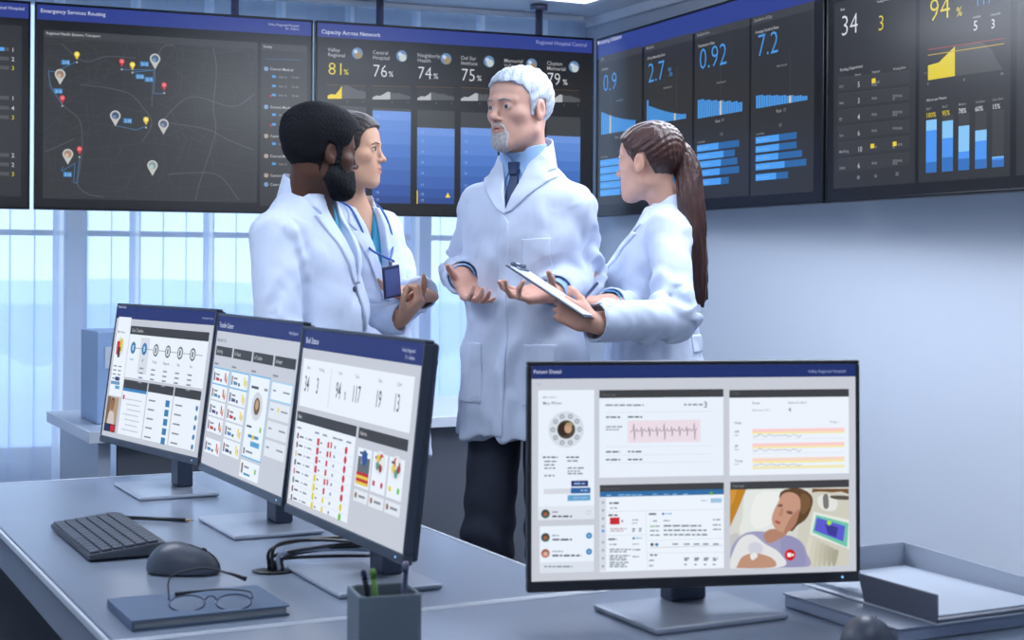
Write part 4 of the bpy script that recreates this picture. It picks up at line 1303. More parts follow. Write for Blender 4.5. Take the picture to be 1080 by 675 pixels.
def loft(o, R, secs, power=2.0):
    """stack of ellipses: secs rows (z, half width, half depth, x centre, y centre) in the frame o, R"""
    o = np.asarray(o, float); R = np.asarray(R, float)
    S = np.array([list(s) + [0] * (5 - len(s)) for s in secs], float); S = S[S[:, 0].argsort()]
    zs = np.linspace(S[0, 0], S[-1, 0], 96)
    T = np.empty((96, 4))
    n = len(S)
    m = np.gradient(S[:, 1:], S[:, 0], axis=0)
    idx = np.clip(np.searchsorted(S[:, 0], zs, side='right') - 1, 0, n - 2)
    h = (S[idx + 1, 0] - S[idx, 0]); t = (zs - S[idx, 0]) / h
    t2, t3 = t * t, t ** 3
    for j in range(4):
        T[:, j] = (2 * t3 - 3 * t2 + 1) * S[idx, j + 1] + (t3 - 2 * t2 + t) * h * m[idx, j] + (-2 * t3 + 3 * t2) * S[idx + 1, j + 1] + (t3 - t2) * h * m[idx + 1, j]
    z0, z1 = S[0, 0], S[-1, 0]
    def f(P):
        q = (P - o) @ R.T
        z = np.clip(q[..., 2], z0, z1)
        a = np.interp(z, zs, T[:, 0]); b = np.interp(z, zs, T[:, 1])
        x = q[..., 0] - np.interp(z, zs, T[:, 2]); y = q[..., 1] - np.interp(z, zs, T[:, 3])
        if power == 2.0:
            k0 = np.sqrt((x / a) ** 2 + (y / b) ** 2); k1 = np.sqrt((x / a ** 2) ** 2 + (y / b ** 2) ** 2) + 1e-9
            d = k0 * (k0 - 1) / k1
        else:
            k0 = (np.abs(x / a) ** power + np.abs(y / b) ** power) ** (1 / power)
            d = (k0 - 1) * np.minimum(a, b)
        dz = np.maximum(z0 - q[..., 2], q[..., 2] - z1)
        return np.where(dz > 0, np.sqrt(np.maximum(d, 0) ** 2 + dz ** 2), np.maximum(d, dz))
    mid = o + R.T @ np.array([S[:, 3].mean(), S[:, 4].mean(), (z0 + z1) / 2])
    return f, mid, math.hypot((z1 - z0) / 2, S[:, 1:3].max()) + 0.08

def poly2(pts):
    """signed distance to a closed 2-D polygon"""
    V = np.asarray(pts, float); n = len(V)
    def f(x, y):
        d = np.full(x.shape, 1e9); s = np.ones(x.shape)
        for i in range(n):
            ax, ay = V[i]; bx, by_ = V[i - 1]
            ex, ey = bx - ax, by_ - ay
            wx, wy = x - ax, y - ay
            t = np.clip((wx * ex + wy * ey) / (ex * ex + ey * ey + 1e-12), 0, 1)
            d = np.minimum(d, (wx - ex * t) ** 2 + (wy - ey * t) ** 2)
            c1, c2, c3 = y >= ay, y < by_, ex * wy > ey * wx
            s = np.where((c1 & c2 & c3) | (~c1 & ~c2 & ~c3), -s, s)
        return s * np.sqrt(d)
    return f

def snoise(P, f, seed=0):
    """cheap smooth noise in -1..1"""
    x, y, z = P[..., 0] * f, P[..., 1] * f, P[..., 2] * f
    s = seed * 1.7
    a = np.sin(x * 1.0 + 1.3 * np.sin(y * 0.8 + s) + s)
    b = np.sin(y * 1.1 + 1.4 * np.sin(z * 0.9 + 2 * s) + 2.1 + s)
    c = np.sin(z * 0.95 + 1.2 * np.sin(x * 1.05 + s) + 4.2)
    return (a * b + b * c + c * a) / 2.2

class Field:
    def __init__(self):
        self.items = []; self.post = []
    def u(self, prim, k=0.012): self.items.append((prim, 'u', k)); return self
    def s(self, prim, k=0.006): self.items.append((prim, 's', k)); return self
    def eval(self, P, C=None, rad=0.0):
        """P (..., 3); C block centres (n, 3) when P is (n, m, 3)"""
        D = np.full(P.shape[:-1], 0.25)
        for (f, c, rb), op, k in self.items:
            if C is not None:
                sel = ((C - c) ** 2).sum(-1) < (rb + rad + k + 0.012) ** 2
                if not sel.any(): continue
                if sel.all(): sel = slice(None)
                d = f(P[sel]); cur = D[sel]
            else:
                sel = slice(None); d = f(P); cur = D
            if op == 'u': D[sel] = smin(cur, d, k)
            else: D[sel] = -smin(-cur, d, k)
        for g in self.post: D = g(P, D)
        return D
    def bounds(self, pad=0.02):
        cs = [(c, rb) for (f, c, rb), op, k in self.items if op == 'u']
        lo = np.min([c - rb for c, rb in cs], axis=0) - pad; hi = np.max([c + rb for c, rb in cs], axis=0) + pad
        return lo, hi

def nets(field, h, lo=None, hi=None):
    """surface of a field as (verts, quads)"""
    if isinstance(field, Field):
        fe = field.eval
        if lo is None: lo, hi = field.bounds()
    else:
        fe = lambda P, C=None, rad=0.0: field(P)
    lo, hi = np.asarray(lo, float), np.asarray(hi, float)
    Bk = 8
    nbk = np.maximum(1, np.ceil((hi - lo) / (h * Bk)).astype(int))
    n = nbk * Bk
    gi = np.stack(np.meshgrid(*[np.arange(k) for k in nbk], indexing='ij'), -1).reshape(-1, 3)
    cen = lo + (gi * Bk + (Bk - 1) / 2) * h
    dc = np.concatenate([fe(cen[i:i + 4000][:, None, :], cen[i:i + 4000], 0.0)[:, 0] for i in range(0, len(cen), 4000)])
    rad = Bk * h * 0.87
    act = np.abs(dc) < rad * 1.75 + 0.014
    G = np.empty(nbk.tolist() + [Bk] * 3, np.float32)
    G[:] = np.where(dc > 0, 1, -1).reshape(nbk)[..., None, None, None]
    off = np.stack(np.meshgrid(*[np.arange(Bk)] * 3, indexing='ij'), -1).reshape(1, -1, 3) * h
    ai = gi[act]; ac = cen[act]; base = lo + ai * Bk * h
    for i in range(0, len(ai), 600):
        v = fe(base[i:i + 600][:, None, :] + off, ac[i:i + 600], rad)
        a = ai[i:i + 600]
        G[a[:, 0], a[:, 1], a[:, 2]] = v.reshape(-1, Bk, Bk, Bk)
    F = G.transpose(0, 3, 1, 4, 2, 5).reshape(n)
    ins = F < 0
    cnt = np.zeros(n - 1, np.int8)
    for dx in (0, 1):
        for dy in (0, 1):
            for dz in (0, 1):
                cnt += ins[dx:n[0] - 1 + dx, dy:n[1] - 1 + dy, dz:n[2] - 1 + dz]
    ci = np.argwhere((cnt > 0) & (cnt < 8))
    idx = np.full(n - 1, -1, np.int32); idx[ci[:, 0], ci[:, 1], ci[:, 2]] = np.arange(len(ci))
    acc = np.zeros((len(ci), 3)); num = np.zeros(len(ci))
    corners = [(0, 0, 0), (1, 0, 0), (0, 1, 0), (0, 0, 1), (1, 1, 0), (1, 0, 1), (0, 1, 1), (1, 1, 1)]
    for p in corners:
        for ax in range(3):
            if p[ax]: continue
            q = list(p); q[ax] = 1
            a = F[ci[:, 0] + p[0], ci[:, 1] + p[1], ci[:, 2] + p[2]]; b = F[ci[:, 0] + q[0], ci[:, 1] + q[1], ci[:, 2] + q[2]]
            m = (a < 0) != (b < 0)
            t = np.zeros(len(ci)); t[m] = a[m] / (a[m] - b[m])
            pos = np.tile(np.array(p, float), (len(ci), 1)); pos[:, ax] = t
            acc[m] += pos[m]; num[m] += 1
    V = lo + (ci + acc / num[:, None]) * h
    Q = []
    for ax in range(3):
        b_, c_ = [(1, 2), (2, 0), (0, 1)][ax]
        sl0 = [slice(None)] * 3; sl1 = [slice(None)] * 3
        sl0[ax] = slice(0, -1); sl1[ax] = slice(1, None)
        ch = ins[tuple(sl0)] != ins[tuple(sl1)]
        e = np.argwhere(ch)
        ok = (e[:, b_] > 0) & (e[:, c_] > 0) & (e[:, b_] < n[b_] - 1) & (e[:, c_] < n[c_] - 1)
        e = e[ok]
        inn = ins[e[:, 0], e[:, 1], e[:, 2]]
        def g(db, dc_):
            k = e.copy(); k[:, b_] -= db; k[:, c_] -= dc_
            return idx[k[:, 0], k[:, 1], k[:, 2]]
        q = np.stack([g(1, 1), g(0, 1), g(0, 0), g(1, 0)], 1)
        q[~inn] = q[~inn][:, ::-1]
        Q.append(q)
    Q = np.concatenate(Q); Q = Q[(Q >= 0).all(1)]
    return V, Q

def solid(name, field, h, m, parent, lo=None, hi=None, col=None, label=None, smooth_it=1):
    """mesh of a field, in the space of its parent (a thing at parent.location without rotation)"""
    V, Q = nets(field, h, lo, hi)
    if smooth_it:                                        # light relaxing of the grid steps
        for _ in range(smooth_it):
            S_ = np.zeros_like(V); N_ = np.zeros(len(V))
            for a, b in ((0, 1), (1, 2), (2, 3), (3, 0)):
                np.add.at(S_, Q[:, a], V[Q[:, b]]); np.add.at(S_, Q[:, b], V[Q[:, a]])
                np.add.at(N_, Q[:, a], 1); np.add.at(N_, Q[:, b], 1)
            ok = N_ > 0
            V[ok] = V[ok] * 0.45 + 0.55 * S_[ok] / N_[ok][:, None]
    W = V.copy()
    if parent is not None:
        root = parent
        off = np.array(parent.matrix_basis.translation)
        while root.parent: root = root.parent; off = off + np.array(root.matrix_basis.translation)
        W = W - off
    me = bpy.data.meshes.new(name)
    me.vertices.add(len(W)); me.vertices.foreach_set('co', W.astype(np.float32).ravel())
    me.loops.add(Q.size); me.loops.foreach_set('vertex_index', Q.astype(np.int32).ravel())
    me.polygons.add(len(Q)); me.polygons.foreach_set('loop_start', np.arange(0, Q.size, 4, dtype=np.int32))
    me.polygons.foreach_set('loop_total', np.full(len(Q), 4, np.int32))
    me.polygons.foreach_set('use_smooth', np.ones(len(Q), bool))
    me.materials.append(m)
    if col is not None:
        a = me.color_attributes.new('Col', 'FLOAT_COLOR', 'POINT')
        a.data.foreach_set('color', np.concatenate([col(V), np.ones((len(V), 1))], 1).astype(np.float32).ravel())
    me.update(); me.validate()
    o = bpy.data.objects.new(name, me)
    link(o, parent)
    if label: o['label'] = label
    return o
# ------------------------------------------------------------------ people
def frame(F, upv=(0, 0, 1)):
    """rows: right, forward, up of somebody looking along F"""
    F = nv(F); X = nv(np.cross(F, upv)); U = np.cross(X, F)
    return np.stack([X, F, U])

def px(u, v, d): return np.array(at(u, v, d))

class Fig:
    def __init__(self, label, base):
        self.e = thing('person', label, 'person', (base[0], base[1], 0.0))
        self.body = Field()
        self.lips = []; self.palms = []

    # ---------------------------------------------------------------- head
    def head(self, C, F, s=1.0, tilt=0.0, male=True, nose=1.0, jaw=1.0, brow=1.0, old=False):
        R = frame(F)
        if tilt:                                          # nod (positive = chin down)
            c, sn = math.cos(tilt), math.sin(tilt)
            R = np.stack([R[0], R[1] * c - R[2] * sn, R[2] * c + R[1] * sn])
        self.HC, self.HR, self.hs = np.asarray(C, float), R, s
        L = lambda x, y, z: self.HC + s * (x * R[0] + y * R[1] + z * R[2])
        self.L = L
        E = lambda c, r: ell(L(*c), np.array(r) * s, R)
        K = lambda a, b, ra, rb, **k: cone(L(*a), L(*b), ra * s, rb * s, **k)
        skull = Field()
        skull.u(E((0, -.020, .034), (.075, .096, .086)), 0)
        skull.u(E((0, .030, .040), (.064, .058, .058)), .03)
        skull.u(E((0, .034, -.030), (.058 if male else .054, .054, .078)), .03)
        jw = (.050 if male else .043) * jaw
        for sx in (-1, 1):
            skull.u(K((sx * jw, .000, -.062), (sx * .018, .066, -.098), .020, .017), .03)
            skull.u(E((sx * .043, .052, -.018), (.022, .024, .018)), .022)          # cheekbones
        skull.u(E((0, .074, -.100), (.021, .017, .016)), .02)                       # chin
        skull.u(E((0, .070, -.060), (.031, .026, .030)), .02)                       # muzzle
        for sx in (-1, 1):
            skull.u(K((sx * .010, .088, .022), (sx * .044, .070, .020), .0095 * brow, .008 * brow), .012)   # brow ridge
        for sx in (-1, 1):
            skull.s(E((sx * .031, .100, .004), (.019, .018, .013)), .012)            # eye sockets
        # nose
        n0 = .010 if male else .008
        skull.u(K((0, .086, .012), (0, .104 + .008 * (nose - 1), -.022), .0075, n0 * .95), .010)
        skull.u(E((0, .108 + .010 * (nose - 1), -.028), (.0095, .0105, .0085)), .008)
        for sx in (-1, 1): skull.u(E((sx * .0115, .096, -.032), (.0065, .0095, .006)), .006)
        # eyelids around the balls
        for sx in (-1, 1):
            skull.u(E((sx * .031, .0765, .004), (.0152, .0135, .0125)), .005)
        for sx in (-1, 1):
            skull.s(E((sx * .031, .094, .0035), (.0125, .012, .0045 if not old else .0038)), .002)
        # mouth
        for sx in (-1, 1):
            skull.u(K((0, .0955, -.0555), (sx * .020, .084, -.0575), .0052, .003), .006)
            skull.u(K((0, .0945, -.0660), (sx * .018, .083, -.0625), .0060, .003), .006)
        skull.s(K((-.019, .088, -.0607), (.019, .088, -.0607), .0022, .0022), .003)
        skull.s(E((0, .098, -.0607), (.018, .006, .0018)), .003)
        self.skull = skull
        b = self.body
        for it in skull.items: b.items.append(it)
        for sx in (-1, 1):                                                            # ears
            b.u(ell(L(sx * .0775, -.008, -.004), np.array((.0075, .019, .031)) * s, R), .006)
            b.u(ell(L(sx * .0765, -.002, -.026), np.array((.006, .009, .011)) * s, R), .005)
            b.s(ell(L(sx * .086, -.004, .000), np.array((.0075, .0095, .016)) * s, R), .004)
        self.lips += [L(0, .0955, -.056), L(0, .0945, -.066), L(.010, .091, -.057), L(-.010, .091, -.057), L(.010, .090, -.066), L(-.010, .090, -.066)]
        # eyes
        for sx in (-1, 1):
            c = Vector(L(sx * .031, .0768, .0035)) - self.e.location
            fwd = Vector(R[1])
            bm = bmesh.new()
            m_ = Matrix.Translation(c) @ fwd.to_track_quat('Z', 'Y').to_matrix().to_4x4()
            r = .0125 * s
            prof = [(max(1e-4, r * math.sin(a)), -r * math.cos(a)) for a in [PI * k / 16 for k in range(17)]]
            lathe(bm, prof, 20, m_, 0)
            for f in bm.faces:
                q = f.calc_center_median() - c
                ang = q.normalized().dot(fwd)
                f.material_index = 2 if ang > 0.965 else (1 if ang > 0.86 else 0)
            finish('eye', bm, [M_eye, self.M_iris, M_pupil], self.e, True)

    def neck(self, base, r0=.055, r1=.062):
        L = self.L
        self.body.u(cone(L(0, -.030, -.055), base, r0 * self.hs, r1), .03)

    def plate(self, name, host, poly, t, m, plane='yz', cond=None, h=.0025, inner=.006, box_=None, col=None, label=None, noise=None, parent=None, frame_=None, center=None):
        """a layer of thickness t (number or function) lying on a host field inside a polygon drawn in the local plane"""
        R = self.HR if frame_ is None else frame_; C = self.HC if center is None else center; s = self.hs if center is None else 1.0
        pf = poly2(poly)
        ia, ib = {'yz': (1, 2), 'xz': (0, 2), 'xy': (0, 1)}[plane]
        def f(P):
            q = (P - C) @ R.T / s
            d = host(P)
            th = t(q) if callable(t) else t
            a = d - th
            if noise is not None: a = a - noise(q)
            o = np.maximum(a, -(d + inner))
            o = np.maximum(o, pf(q[..., ia], q[..., ib]) * s)
            if cond is not None: o = np.maximum(o, cond(q) * s)
            return o
        lo = np.array(C) - box_; hi = np.array(C) + box_
        return solid(name, f, h, m, parent or self.e, lo, hi, col=col, label=label)

    # ---------------------------------------------------------------- hands
    def hand(self, W, F, N, side, curl=(30, 30, 30, 30), thumb=(20, 25, 20), tdir=None, s=1.0, spread=4.0, curl0=None):
        """side +1 right, -1 left; F to the fingers, N out of the palm; curl degrees per knuckle for the index..little fingers"""
        b = self.body
        F = nv(F); N = np.asarray(N, float); N = nv(N - F * N.dot(F)); T = np.cross(F, N) * side
        W = np.asarray(W, float)
        Q = lambda f, t, n: W + s * (f * F + t * T + n * N)
        R = np.stack([T, F, N])
        b.u(rbox(Q(.052, .000, -.001), np.array((.039, .044, .0125)) * s, .012 * s, R), .014)
        b.u(ell(Q(.030, .026, .006), np.array((.020, .030, .014)) * s, nvR(R, 18)), .010)       # thenar
        b.u(ell(Q(.038, -.026, .005), np.array((.013, .032, .012)) * s, R), .010)
        b.u(cone(Q(-.03, 0, -.001), Q(.018, 0, -.001), .027 * s, .029 * s, flat=N, fk=.72), .014)
        offs = (.029, .0095, -.0105, -.0295); st = (.088, .092, .088, .080)
        LN = ((.042, .026, .021), (.046, .030, .022), (.042, .028, .021), (.033, .021, .018))
        RD = ((.0092, .0082, .0075, .0062), (.0094, .0084, .0076, .0063), (.0088, .0079, .0072, .0060), (.0078, .0070, .0064, .0054))
        for i in range(4):
            sp = math.radians((1.5 - i) * spread)
            D0 = nv(F * math.cos(sp) + T * math.sin(sp))
            p = Q(st[i], offs[i], -.002)
            c = curl[i] if hasattr(curl[i], '__len__') else (curl[i] * .9, curl[i] * 1.15, curl[i] * .7)
            th = 0.0
            b.u(cone(Q(.045, offs[i] * .8, -.002), p, .0095 * s, RD[i][0] * s * 1.08), .010)
            for j in range(3):
                th += math.radians(c[j])
                d = D0 * math.cos(th) + N * math.sin(th)
                q = p + d * LN[i][j] * s
                b.u(cone(p, q, RD[i][j] * s, RD[i][j + 1] * s), .0035 if j else .006)
                p = q
        # thumb
        p = Q(.022, .028, .003)
        d = nv(tdir[0] * F + tdir[1] * T + tdir[2] * N) if tdir is not None else nv(.62 * F + .70 * T + .30 * N)
        aim = nv(F * .8 - T * .3 + N * .35)
        for j, (ln, ra, rb) in enumerate(((.040, .0135, .0108), (.032, .0105, .0092), (.026, .0095, .0072))):
            a = math.radians(thumb[j])
            if j: d = nv(d * math.cos(a) + aim * math.sin(a))
            q = p + d * ln * s
            b.u(cone(p, q, ra * s, rb * s), .007 if j == 0 else .004)
            p = q
        self.palms.append((Q(.05, 0, .012), N))

    def arm(self, sh, el, wr, r=(.050, .042, .043, .027)):
        b = self.body
        b.u(cone(sh, el, r[0], r[1]), .02)
        b.u(cone(el, wr, r[2], r[3], bulge=.003), .015)

    def finish_body(self, skin, h=.003, lip=(176, 96, 92), palm=None, shade=None):
        sk = np.array(lin(skin)); lp = np.array(lin(lip)); lips = np.array(self.lips)
        L = self
        def col(V):
            c = np.tile(sk, (len(V), 1))
            for q in lips:
                w = np.exp(-((V - q) ** 2).sum(1) / (2 * (.0062 * L.hs) ** 2))[:, None]
                c = c * (1 - .55 * w) + lp * .55 * w
            n1 = snoise(V, 90, 3)[:, None] * .03 + 1
            red = np.array([1.06, .93, .92])
            for sx in (-1, 1):                            # warmer cheeks, ears, nose tip
                for pnt, rad, a in ((L.L(sx * .045, .065, -.03), .022, .25), (L.L(sx * .08, -.005, 0), .022, .4), (L.L(0, .112, -.028), .009, .2)):
                    w = (np.exp(-((V - pnt) ** 2).sum(1) / (2 * rad ** 2)) * a)[:, None]
                    c = c * (1 - w) + c * red * w
            for pc, N in L.palms:
                w = (np.exp(-((V - pc) ** 2).sum(1) / (2 * .05 ** 2)) * .5)[:, None]
                c = c * (1 - w) + c * np.array([1.08, .92, .92]) * w
            return np.clip(c * n1, 0, 1)
        return solid('body', self.body, h, self.M_skin, self.e, col=col)

    # ---------------------------------------------------------------- clothes
    def torso_frame(self, C, F):
        self.TC = np.asarray(C, float); self.TR = frame((F[0], F[1], 0))
        self.T = lambda x, y, z: self.TC + x * self.TR[0] + y * self.TR[1] + z * self.TR[2]

    def coat(self, secs, arms, k=.03, hem_cut=None, folds=1.0, sleeves=None, power=2.2, seed=0, slit=None):
        """secs in the torso frame with z measured from the floor; arms: list of (shoulder, elbow, sleeve end, radii)"""
        f = Field()
        o = np.array([self.TC[0], self.TC[1], 0.0])
        f.u(loft(o, self.TR, secs, power), 0)
        for sh, el, cu, r, inner in arms:
            f.u(cone(inner, sh, r[0] * .95, r[0] * .98), .05)
            f.u(cone(sh, el, r[0], r[1]), .022)
            f.u(cone(el, cu, r[1], r[2], cut1=True), .018)
        TR, TC = self.TR, self.TC
        zs = [s_[0] for s_ in secs]; z_lo, z_hi = min(zs), max(zs)
        arr = [(np.asarray(a[0], float), np.asarray(a[1], float), np.asarray(a[2], float)) for a in arms]
        def fold(P, D):
            q = (P - o) @ TR.T
            z = q[..., 2]
            th = np.arctan2(q[..., 0], q[..., 1])
            low = np.clip((1.10 - z) / .35, 0, 1)
            d = low * (.0045 * np.sin(th * 7 + 2.0 * np.sin(z * 2.1 + seed) + seed) + .003 * np.sin(th * 15 + z * 3 + seed))
            # diagonal drag lines over the chest and waist
            mid = np.exp(-((z - 1.18) / .20) ** 2)
            d = d + mid * (.0045 * np.sin(z * 34 + q[..., 0] * 26 + 2.2 * np.sin(q[..., 0] * 13 + seed)) * (0.6 + .4 * np.sin(th * 3 + seed)))
            d = d + .0030 * snoise(P, 21, seed) + .0016 * snoise(P, 48, seed + 1) + .0034 * np.clip(snoise(P * np.array([1, 1, .45]), 30, seed + 2), -.1, 1)
            near = np.zeros(P.shape[:-1]); dd = np.zeros(P.shape[:-1])
            for a, e_, c in arr:                          # creases gather at the elbows and run round the sleeve
                for p0, p1, ph in ((a, e_, 0.0), (e_, c, 2.0)):
                    u_ = nv(p1 - p0); L_ = np.linalg.norm(p1 - p0)
                    w = P - p0; t = w @ u_; r_ = w - t[..., None] * u_
                    rd = np.sqrt((r_ ** 2).sum(-1))
                    ins_ = np.clip(1 - (rd - .07) / .03, 0, 1) * ((t > -.03) & (t < L_ + .03))
                    el_t = (L_ - t) if ph == 0.0 else t
                    g = np.exp(-(el_t / .10) ** 2) * 1.0 + .35
                    tw = w @ nv(np.cross(u_, (0.3, .5, .8)))
                    tv = w @ nv(np.cross(u_, np.cross(u_, (0.3, .5, .8))))
                    msk = np.clip(.45 + .9 * snoise(P, 19, seed + ph), 0, 1.2)
                    dd = dd + ins_ * g * msk * (.0066 * np.sin(t * 62 + tw * 48 + 2.4 * np.sin(tv * 42 + ph + seed) + ph + seed) + .0022 * np.sin(t * 120 - tw * 70 + 2 * np.sin(tv * 60) + ph))
                    near = np.maximum(near, ins_)
            d = d * (1 - .8 * near) + dd
            D = D - d * folds
            return D
        f.post.append(fold)
        if hem_cut is not None:
            f.post.append(lambda P, D: np.maximum(D, hem_cut - P[..., 2] + .004 * np.sin(P[..., 0] * 30)))
        self.coat_full = lambda P: np.maximum(0, 0) + f.eval(P)
        self.cf = f
        self.coat_o = o
        return f

    def open_front(self, f, poly, depth_y=0.0, k=0):
        """cuts the front opening (a polygon in torso x, z) out of the coat"""
        pf = poly2(poly); o, TR = self.coat_o, self.TR
        def g(P, D):
            q = (P - o) @ TR.T
            w = np.maximum(pf(q[..., 0], q[..., 2]), depth_y - q[..., 1])
            return np.maximum(D, -w)
        f.post.append(g)

    def hollow(self, f, arms, depth=.05, wall=.005):
        """opens the sleeves at the cuff"""
        for sh, el, cu, r, inner in arms:
            u_ = nv(np.asarray(cu) - np.asarray(el))
            c = cone(np.asarray(cu) - u_ * depth, np.asarray(cu) + u_ * .03, r[2] - wall * 1.4, r[2] - wall)
            f.post.append(lambda P, D, c=c: np.maximum(D, -c[0](P)))

    def tplate(self, name, host, poly, t, m, h=.003, inner=.003, zr=(0.7, 1.6), front=True, cond=None, label=None, xr=.32):
        pf = poly2(poly); o, TR = self.coat_o, self.TR
        def f(P):
            q = (P - o) @ TR.T
            d = host(P)
            a = np.maximum(d - t, -(d + inner))
            a = np.maximum(a, pf(q[..., 0], q[..., 2]))
            a = np.maximum(a, (.0 - q[..., 1]) if front else (q[..., 1] - .0))
            if cond is not None: a = np.maximum(a, cond(q))
            return a
        P = np.asarray(poly); xs0, xs1 = P[:, 0].min() - .01, P[:, 0].max() + .01; z0, z1 = P[:, 1].min() - .01, P[:, 1].max() + .01
        cs = []
        for x in (xs0, xs1):
            for y in ((0.0, .26) if front else (-.26, 0.0)):
                for z in (z0, z1): cs.append(o + x * TR[0] + y * TR[1] + z * TR[2])
        cs = np.array(cs)
        return solid(name, f, h, m, self.e, cs.min(0), cs.max(0), label=label)

    def on_front(self, host, x, z, out=.0, y0=.30, front=True):
        """point of the host surface straight in front of (x, z) in the torso frame, and its normal"""
        o, TR = self.coat_o, self.TR
        dirn = -1 if front else 1
        y = y0 if front else -y0
        for _ in range(60):
            p = o + x * TR[0] + y * TR[1] + z * TR[2]
            d = float(host(p[None, :])[0])
            if d < .0006: break
            y += dirn * d * .8
        e_ = .004
        g = np.array([float(host((p + e_ * a)[None])[0]) - float(host((p - e_ * a)[None])[0]) for a in np.eye(3)])
        n = nv(g)
        return p + n * out, n

    def button(self, host, x, z, r=.008, m=None, name='button'):
        p, n = self.on_front(host, x, z)
        bm = bmesh.new()
        q = Vector(p + n * .001) - self.e.location
        m_ = Matrix.Translation(q) @ Vector(n).to_track_quat('Z', 'Y').to_matrix().to_4x4()
        lathe(bm, [(r * .8, -.002), (r, 0), (r, .0015), (r * .85, .0028), (r * .45, .0022)], 16, m_)
        return finish(name, bm, m or M_button, self.e, True)

    def legs(self, hips, knees, ankles, toes, m_tr, m_shoe, r=(.085, .06, .05), seed=0, shoe_r=.042, hem=None, heel=.0):
        tr = Field()
        for s_, (hp, kn, an) in enumerate(zip(hips, knees, ankles)):
            hp, kn, an = map(lambda a: np.asarray(a, float), (hp, kn, an))
            tr.u(cone(hp, kn, r[0], r[1]), .03); tr.u(cone(kn, an, r[1], r[2], cut1=True), .02)
            self.body.u(cone(hp, kn, r[0] * .8, r[1] * .78), .03); self.body.u(cone(kn, an, r[1] * .8, .036), .02)
            self.body.u(cone(an, np.asarray(toes[s_], float) * [1, 1, 0] + np.array([0, 0, .035]), .034, .024), .02)
        mid = (np.asarray(hips[0], float) + np.asarray(hips[1], float)) / 2
        tr.u(ell(mid + [0, 0, .05], (.135, .095, .12), self.TR), .05)
        self.body.u(ell(mid + [0, 0, .05], (.12, .08, .11), self.TR), .04)
        def fold(P, D):
            z = P[..., 2]
            g = np.exp(-((z - .48) / .10) ** 2) + .8 * np.exp(-((z - .12) / .09) ** 2) + .25
            return D - g * (.004 * np.sin(z * 70 + 12 * P[..., 0] + 2 * np.sin(P[..., 0] * 30 + seed)) + .0025 * snoise(P, 30, seed))
        tr.post.append(fold)
        solid('trousers', tr, .006, m_tr, self.e)
        for s_, an in enumerate(ankles):
            an = np.asarray(an, float); to = np.asarray(toes[s_], float)
            d = nv((to - an) * [1, 1, 0])
            R = np.stack([np.cross(d, (0, 0, 1)), d, (0, 0, 1)])
            sh = Field()
            sh.u(cone(an * [1, 1, 0] + np.array([0, 0, .038]) - d * .035, to * [1, 1, 0] + np.array([0, 0, .030]) - d * .02, .036, .030), 0)
            sh.u(cone(an * [1, 1, 0] + np.array([0, 0, .05]), an * [1, 1, 0] + np.array([0, 0, .085]), .040, .042, cut1=True), .02)
            sh.post.append(lambda P, D: np.maximum(D, .0006 - P[..., 2]))
            sole = rbox(an * [1, 1, 0] + d * (np.linalg.norm((to - an)[:2]) / 2 - .03) + np.array([0, 0, .009]), (.040, np.linalg.norm((to - an)[:2]) / 2 + .030, .0085), .008, R)
            sh.u(sole, .003)
            solid('shoe', sh, .004, m_shoe, self.e)

def nvR(R, deg):
    a = math.radians(deg); c, s = math.cos(a), math.sin(a)
    return np.stack([R[0] * c - R[1] * s, R[0] * s + R[1] * c, R[2]])

M_eye = mat('eye_white', (226, 224, 220), 0.2)
M_pupil = mat('pupil', (10, 10, 12), 0.1)
M_button = mat('coat_button', (206, 214, 228), 0.35)
M_coat = mat('lab_coat_cotton', (206, 217, 238), 0.75, spec=0.2, sheen=0.15, bump=((15, 15, 7), 0.45, 0.02))
M_coat2 = mat('lab_coat_facing', (208, 219, 240), 0.75, spec=0.2, sheen=0.15, bump=((30, 30, 30), 0.15, 0.004))
def mk_skin(name, rgb, rough=.5):
    return mat(name, rgb, rough, spec=.35, sub=.08, vcol=True, bump=(900, .12, .0006))
def hair_mat(name, rgb, scale=(160, 160, 26), rough=.45, spec=.5):
    return mat(name, rgb, rough, spec=spec, noise=(30, .25), bump=(scale, .9, .003))

def strand(f=420, a=.0010):
    return lambda q: a * np.sin(q[..., 0] * f + 6 * np.sin(q[..., 1] * 22) + 4 * np.sin(q[..., 2] * 30)) + a * np.sin(q[..., 2] * f * .7 + q[..., 1] * 120 + 5 * np.sin(q[..., 0] * 40))

TC0 = 0.0
import time as _t
_T0 = _t.time()

# ================================================================= grey-haired doctor in the middle
def coat_collar(g, c0, c1, r0, r1, ztop, zlow, yfront, slope=.55, tilt_y=.06):
    cf = Field(); o = g.coat_o; a, b_ = np.asarray(c0), np.asarray(c1)
    cf.u(cone(a, b_, r0, r1), 0)
    ci = cone(a - (b_ - a), b_ + (b_ - a), r0 + .002, r1 - .0125)
    def cfp(P, D):
        q = (P - o) @ g.TR.T
        D = np.maximum(D, -ci[0](P)); D = np.maximum(D, q[..., 2] - (ztop - slope * (q[..., 1] + tilt_y)))
        D = np.maximum(D, q[..., 1] - yfront); return np.maximum(D, zlow - q[..., 2])
    cf.post.append(cfp)
    solid('coat_collar', cf, .003, M_coat2, g.e)

def torso_core(g, zs, shs, zsh):
    for z, r in zs: g.body.u(ell(g.T(0, -.01, z), r, g.TR), .05)
    for sx, sh in zip((1, -1), shs): g.body.u(cone(g.T(sx * .06, -.01, zsh), sh, .042, .042), .03)

